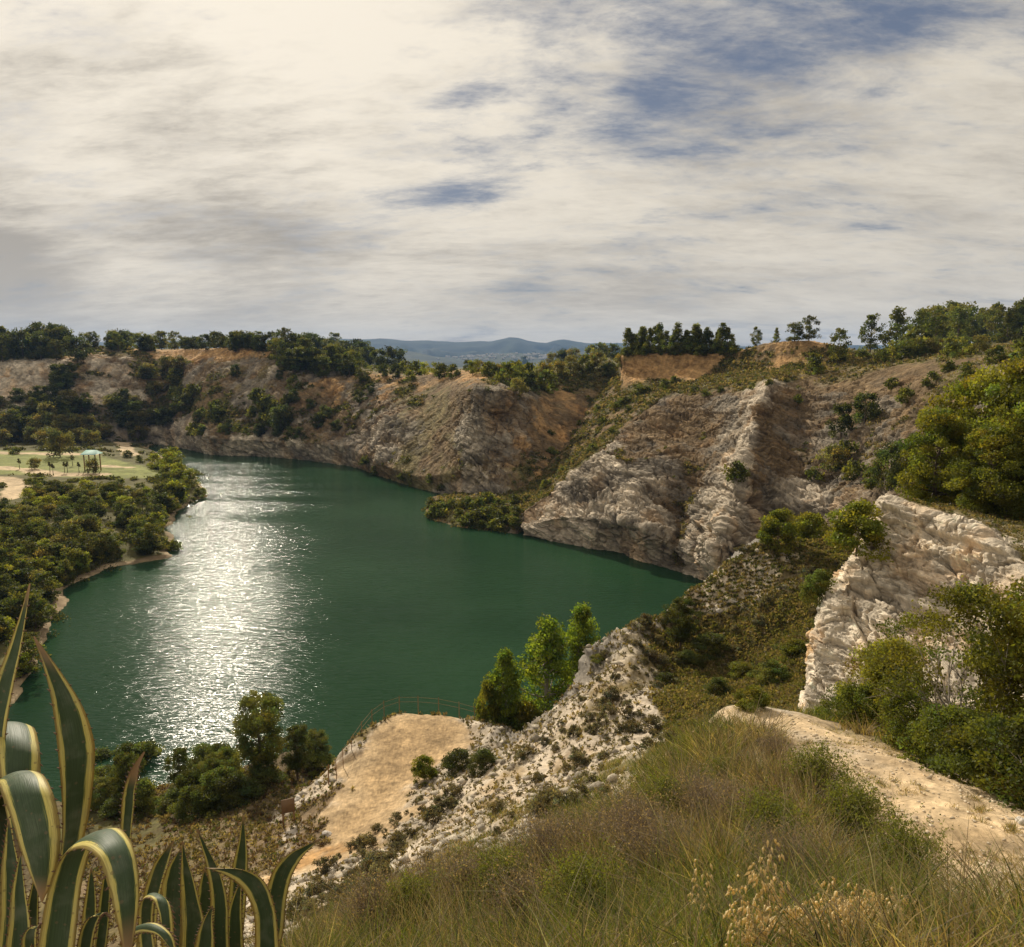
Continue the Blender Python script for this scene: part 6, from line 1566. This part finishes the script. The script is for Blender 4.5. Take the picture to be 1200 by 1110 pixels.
    bp = N.new('ShaderNodeBump'); bp.inputs['Strength'].default_value = .25; bp.inputs['Distance'].default_value = .004; L.new(n1.outputs['Fac'], bp.inputs['Height']); L.new(bp.outputs[0], b.inputs['Normal'])
    t = N.new('ShaderNodeBsdfTranslucent'); L.new(m3.outputs[2], t.inputs['Color'])
    ms_ = N.new('ShaderNodeMixShader')
    tf = N.new('ShaderNodeMapRange'); tf.inputs['From Min'].default_value = .75; tf.inputs['From Max'].default_value = 1.0; tf.inputs['To Min'].default_value = .04; tf.inputs['To Max'].default_value = .5; L.new(ab.outputs[0], tf.inputs['Value'])
    L.new(tf.outputs[0], ms_.inputs[0]); L.new(b.outputs[0], ms_.inputs[1]); L.new(t.outputs[0], ms_.inputs[2]); L.new(ms_.outputs[0], out.inputs['Surface'])
    return m
M_AGAVE = agave_mat()
M_SPINE = plain('spine', (0.12, 0.06, 0.03))

def spl(a, n):
    a = np.asarray(a, float); k = len(a); t = np.linspace(0, k - 1, n); i = np.clip(np.floor(t).astype(int), 0, k - 2); f = (t - i)[:, None]
    p0, p1, p2, p3 = a[np.clip(i - 1, 0, k - 1)], a[i], a[i + 1], a[np.clip(i + 2, 0, k - 1)]
    return .5 * (2 * p1 + (p2 - p0) * f + (2 * p0 - 5 * p1 + 4 * p2 - p3) * f ** 2 + (3 * p1 - p0 - 3 * p2 + p3) * f ** 3)

def agave_leaf(st, parent, origin, cup=.22, thick=.012, wither=None, seed=0):
    """st: stations from the base to the tip, each (left px,py | right px,py | depth, extra depth of the right edge)"""
    Lp = np.array([P(s[0], s[1], s[4] - s[5] / 2) for s in st]); Rp = np.array([P(s[2], s[3], s[4] + s[5] / 2) for s in st])
    n = 40; Lq, Rq = spl(Lp, n), spl(Rp, n)
    mid = (Lq + Rq) / 2; wv = (Rq - Lq) / 2; W_ = np.linalg.norm(wv, axis=1)
    tg = np.gradient(mid, axis=0); tg /= np.linalg.norm(tg, axis=1, keepdims=True) + 1e-9
    nr = np.cross(wv, tg); nr /= np.linalg.norm(nr, axis=1, keepdims=True) + 1e-9
    # keep the normal continuous along the leaf
    for i in range(1, n):
        if nr[i] @ nr[i - 1] < 0: nr[i] = -nr[i]
    k = 13; ac = np.linspace(-1, 1, k)
    rng = np.random.default_rng(seed)
    wavy = .03 * np.sin(np.linspace(0, 9, n) + rng.uniform(0, 6))
    sgn = 1 if (nr[0] @ (np.array([0, 0, CAM_H]) - mid[0])) > 0 else -1
    top = mid[:, None] + wv[:, None] * ac[None, :, None] + (nr * (W_ * cup)[:, None])[:, None] * ((ac ** 2 - .5) * sgn + wavy[:, None] * ac[None])[..., None]
    th = thick * (1 - .75 * np.abs(ac) ** 2)
    tt2 = np.clip(np.linspace(1, .15, n), .15, 1)
    bot = top - sgn * nr[:, None] * (th[None, :] * tt2[:, None])[..., None]
    V = np.concatenate([top.reshape(-1, 3), bot.reshape(-1, 3)]) - origin
    F = grid_faces(n, k); o = n * k; F2 = F[:, ::-1] + o
    i = np.arange(n - 1) * k
    e1 = np.stack([i, i + k, i + k + o, i + o], -1); j = i + k - 1; e2 = np.stack([j, j + o, j + k + o, j + k], -1)
    F = np.concatenate([F, F2, e1[:, ::-1], e2[:, ::-1]])
    acr = np.tile(np.tile(ac, n), 2); alo = np.tile(np.repeat(np.linspace(0, 1, n), k), 2) * len(st)
    wi = np.tile(np.repeat(smooth(.86, .97, np.linspace(0, 1, n)) if wither is None else smooth(wither, wither + .2, np.linspace(0, 1, n)), k), 2)
    mb = MB()
    for side, e in ((-1, Lq), (1, Rq)):
        for q in range(3, n - 4, 2):
            p = e[q] - origin; d = side * wv[q] / (W_[q] + 1e-6) * .6 + tg[q] * .3
            p = (top[q, 0] if side < 0 else top[q, -1]) - origin
            if W_[q] < .008: continue
            s = .0075
            mb.add(*tube([p - d * s * .3, p + d * s, p + d * s * 2], [s * .45, s * .25, s * .03], 4))
    nt = 0
    if mb.n:
        tv_, tf_ = mb.get(); nt = len(tv_); ntf = len(tf_)
        F = np.concatenate([F, tf_ + len(V)]); V = np.concatenate([V, tv_])
        acr, alo, wi = (np.concatenate([q, np.full(nt, x)]) for q, x in ((acr, 0), (alo, 0), (wi, 1)))
    me = mesh_np('agave_leaf', V, F, M_AGAVE, attrs={'across': acr, 'along': alo + seed * 3.1, 'wither': wi})
    if nt:
        me.materials.append(M_SPINE); mi = np.zeros(len(F), np.int32); mi[-ntf:] = 1; me.polygons.foreach_set('material_index', mi)
    return obj('leaf', me, parent)

def S(*rows, d=2.2):
    """rows (lx,ly,rx,ry[,depth[,tilt]])"""
    return [(r[0], r[1], r[2], r[3], r[4] if len(r) > 4 else d, r[5] if len(r) > 5 else 0.0) for r in rows]
LA = [
 (S((-50,1130,0,1130,2.3),(-42,1000,-4,1000),(-30,900,5,900),(-18,845,10,845),(-5,800,17,803),(10,760,25,762),(23,722,31,722),(34,684,36,684),d=2.35), .3, None),
 (S((42,1160,66,1160,2.2,.03),(52,1090,74,1090,2.2,.04),(64,1030,86,1030,2.2,.05),(71,985,95,990,2.2,.06),(71,940,104,945,2.2,.08),(68,892,110,888,2.2,.08),(63,850,107,860,2.2,.08),(58,815,95,826,2.2,.06),(49,778,71,788,2.2,.03),(39,746,41,746,2.2)), .34, None),
 (S((-40,1080,0,1080,2.75),(-35,960,10,960,2.75),(-25,880,24,880,2.65),(-12,850,38,851,2.5),(-6,862,46,872,2.36),(-3,892,47,905,2.28),(2,930,45,935,2.26),(10,970,36,975,2.26),(20,1010,22,1012,2.27)), .15, None),
 (S((-34,1150,6,1150,2.4),(-32,1040,14,1040,2.42),(-28,960,26,955,2.4),(-16,926,38,908,2.28),(-4,918,50,906,2.14),(2,934,60,926,2.04),(13,965,68,962,1.99),(22,995,69,998,1.97),(35,1027,62,1030,1.97),(48,1056,50,1057,1.98)), .2, None),
 (S((38,1160,82,1160,1.98,.02),(48,1090,90,1092,1.98,.02),(57,1040,97,1030,1.97,.03),(70,1006,112,984,1.92,.06),(90,993,137,969,1.84,.08),(110,999,153,984,1.77,.08),(122,1021,161,1008,1.73,.07),(130,1050,164,1036,1.71,.06),(137,1082,162,1072,1.70,.04),(148,1130,151,1131,1.71)), .2, None),
 (S((138,1060,152,1062),(140,1010,153,1012),(142,970,155,975),(143,945,158,946),(146,925,159,926),(151,908,162,912),(158,895,164,897),(168,881,170,882),d=2.35), .5, .55),
 (S((164,1130,186,1130,2.15),(162,1085,180,1088,2.15),(164,1058,184,1050,2.1),(176,1052,198,1057,2.03),(185,1068,203,1078,2.0),(190,1095,203,1102,2.0),(200,1125,201,1126,2.0)), .2, None),
 (S((138,1150,152,1150,1.95),(142,1112,160,1092,1.93),(160,1094,182,1081,1.88),(184,1096,203,1097,1.84),(204,1118,206,1119,1.83)), .2, None),
 (S((-10,1150,24,1150),(0,1080,30,1080),(2,1020,26,1025),(6,985,18,990),(9,960,11,961),d=2.2), .3, None),
 (S((2,1150,40,1150),(10,1090,38,1090),(14,1045,32,1050),(20,1015,27,1018),(24,1000,25,1001),d=2.12), .3, None),
 (S((92,1140,112,1140),(96,1080,114,1080),(101,1045,113,1045),(106,1018,108,1018),d=2.3), .3, None),
 (S((86,1150,104,1150,2.05),(92,1100,112,1092),(104,1076,122,1070),(128,1074,130,1078),d=2.05), .2, None),
 (S((104,1150,120,1150),(112,1090,128,1088),(118,1045,130,1043),(125,1010,127,1010),d=2.35), .3, None),
 (S((-20,1150,4,1150),(-14,1070,10,1070),(-10,1000,14,1000),(-4,950,12,952),(3,915,5,915),d=2.6), .3, None),
 (S((22,1150,44,1150),(26,1100,46,1100),(32,1060,46,1060),(42,1020,44,1020),d=2.45), .3, None),
 (S((28,1140,44,1140,2.15),(26,1100,44,1092),(40,1086,52,1082),(58,1092,60,1094),d=2.1), .2, None),
]
LB = [
 (S((194,1150,218,1150),(188,1080,219,1080),(189,1045,219,1045),(194,1022,217,1022),(203,1006,215,1006),(212,994,214,994),d=3.05), .3, None),
 (S((208,1150,248,1150),(212,1090,244,1095),(212,1050,235,1055),(212,1022,226,1024),(213,1003,219,1004),(213,986,215,986),d=2.9), .35, None),
 (S((160,1110,184,1110),(166,1062,186,1062),(171,1038,192,1036),(181,1012,200,1006),(202,986,204,986),d=3.2), .3, .8),
 (S((238,1150,272,1150),(245,1090,269,1092),(247,1050,267,1052),(242,1016,258,1020),(236,992,244,994),(230,972,232,972),d=2.8), .35, None),
 (S((296,1150,330,1150),(299,1100,327,1095),(297,1066,321,1056),(284,1040,308,1029),(264,1025,284,1018),(242,1017,244,1018),d=2.7), .3, None),
 (S((266,1090,286,1090),(269,1040,290,1042),(274,1008,291,1010),(280,984,289,985),(284,956,286,956),d=3.15), .3, None),
 (S((296,1150,318,1150),(305,1090,332,1095),(311,1050,336,1055),(320,1020,342,1028),(337,1001,352,1008),(355,992,363,995),(375,983,377,984),d=2.95), .3, None),
 (S((226,1110,252,1110),(229,1070,252,1070),(233,1040,249,1040),(239,1019,241,1019),d=3.1), .3, None),
 (S((260,1150,290,1150),(264,1100,286,1100),(268,1065,284,1062),(281,1033,283,1033),d=2.95), .3, None),
 (S((222,1160,250,1160),(228,1110,252,1110),(236,1082,250,1078),(248,1062,250,1062),d=2.7), .3, None),
]
for nm, leaves, lb in (('a', LA, 'huge variegated agave with arching green leaves edged in yellow at the left'), ('b', LB, 'lower agave with pointed striped leaves right of the huge one')):
    o_ = P(40 if nm == 'a' else 245, 1210, 2.35 if nm == 'a' else 3.0)
    e = obj('agave', None); e.location = o_; tag(e, lb, 'agave')
    for i, (st, cup, wi) in enumerate(leaves):
        agave_leaf(st, e, o_, cup, .012, wi, i + (0 if nm == 'a' else 30))
    mb = MB(); ctr = np.array([0, 0, -.42]); mb.add(*tube([ctr, ctr + np.array([0, 0, .18]), ctr + np.array([0, 0, .4])], [.10, .14, .06], 10)); obj('stem', mb.mesh('agave_stem', M_BARK), e)
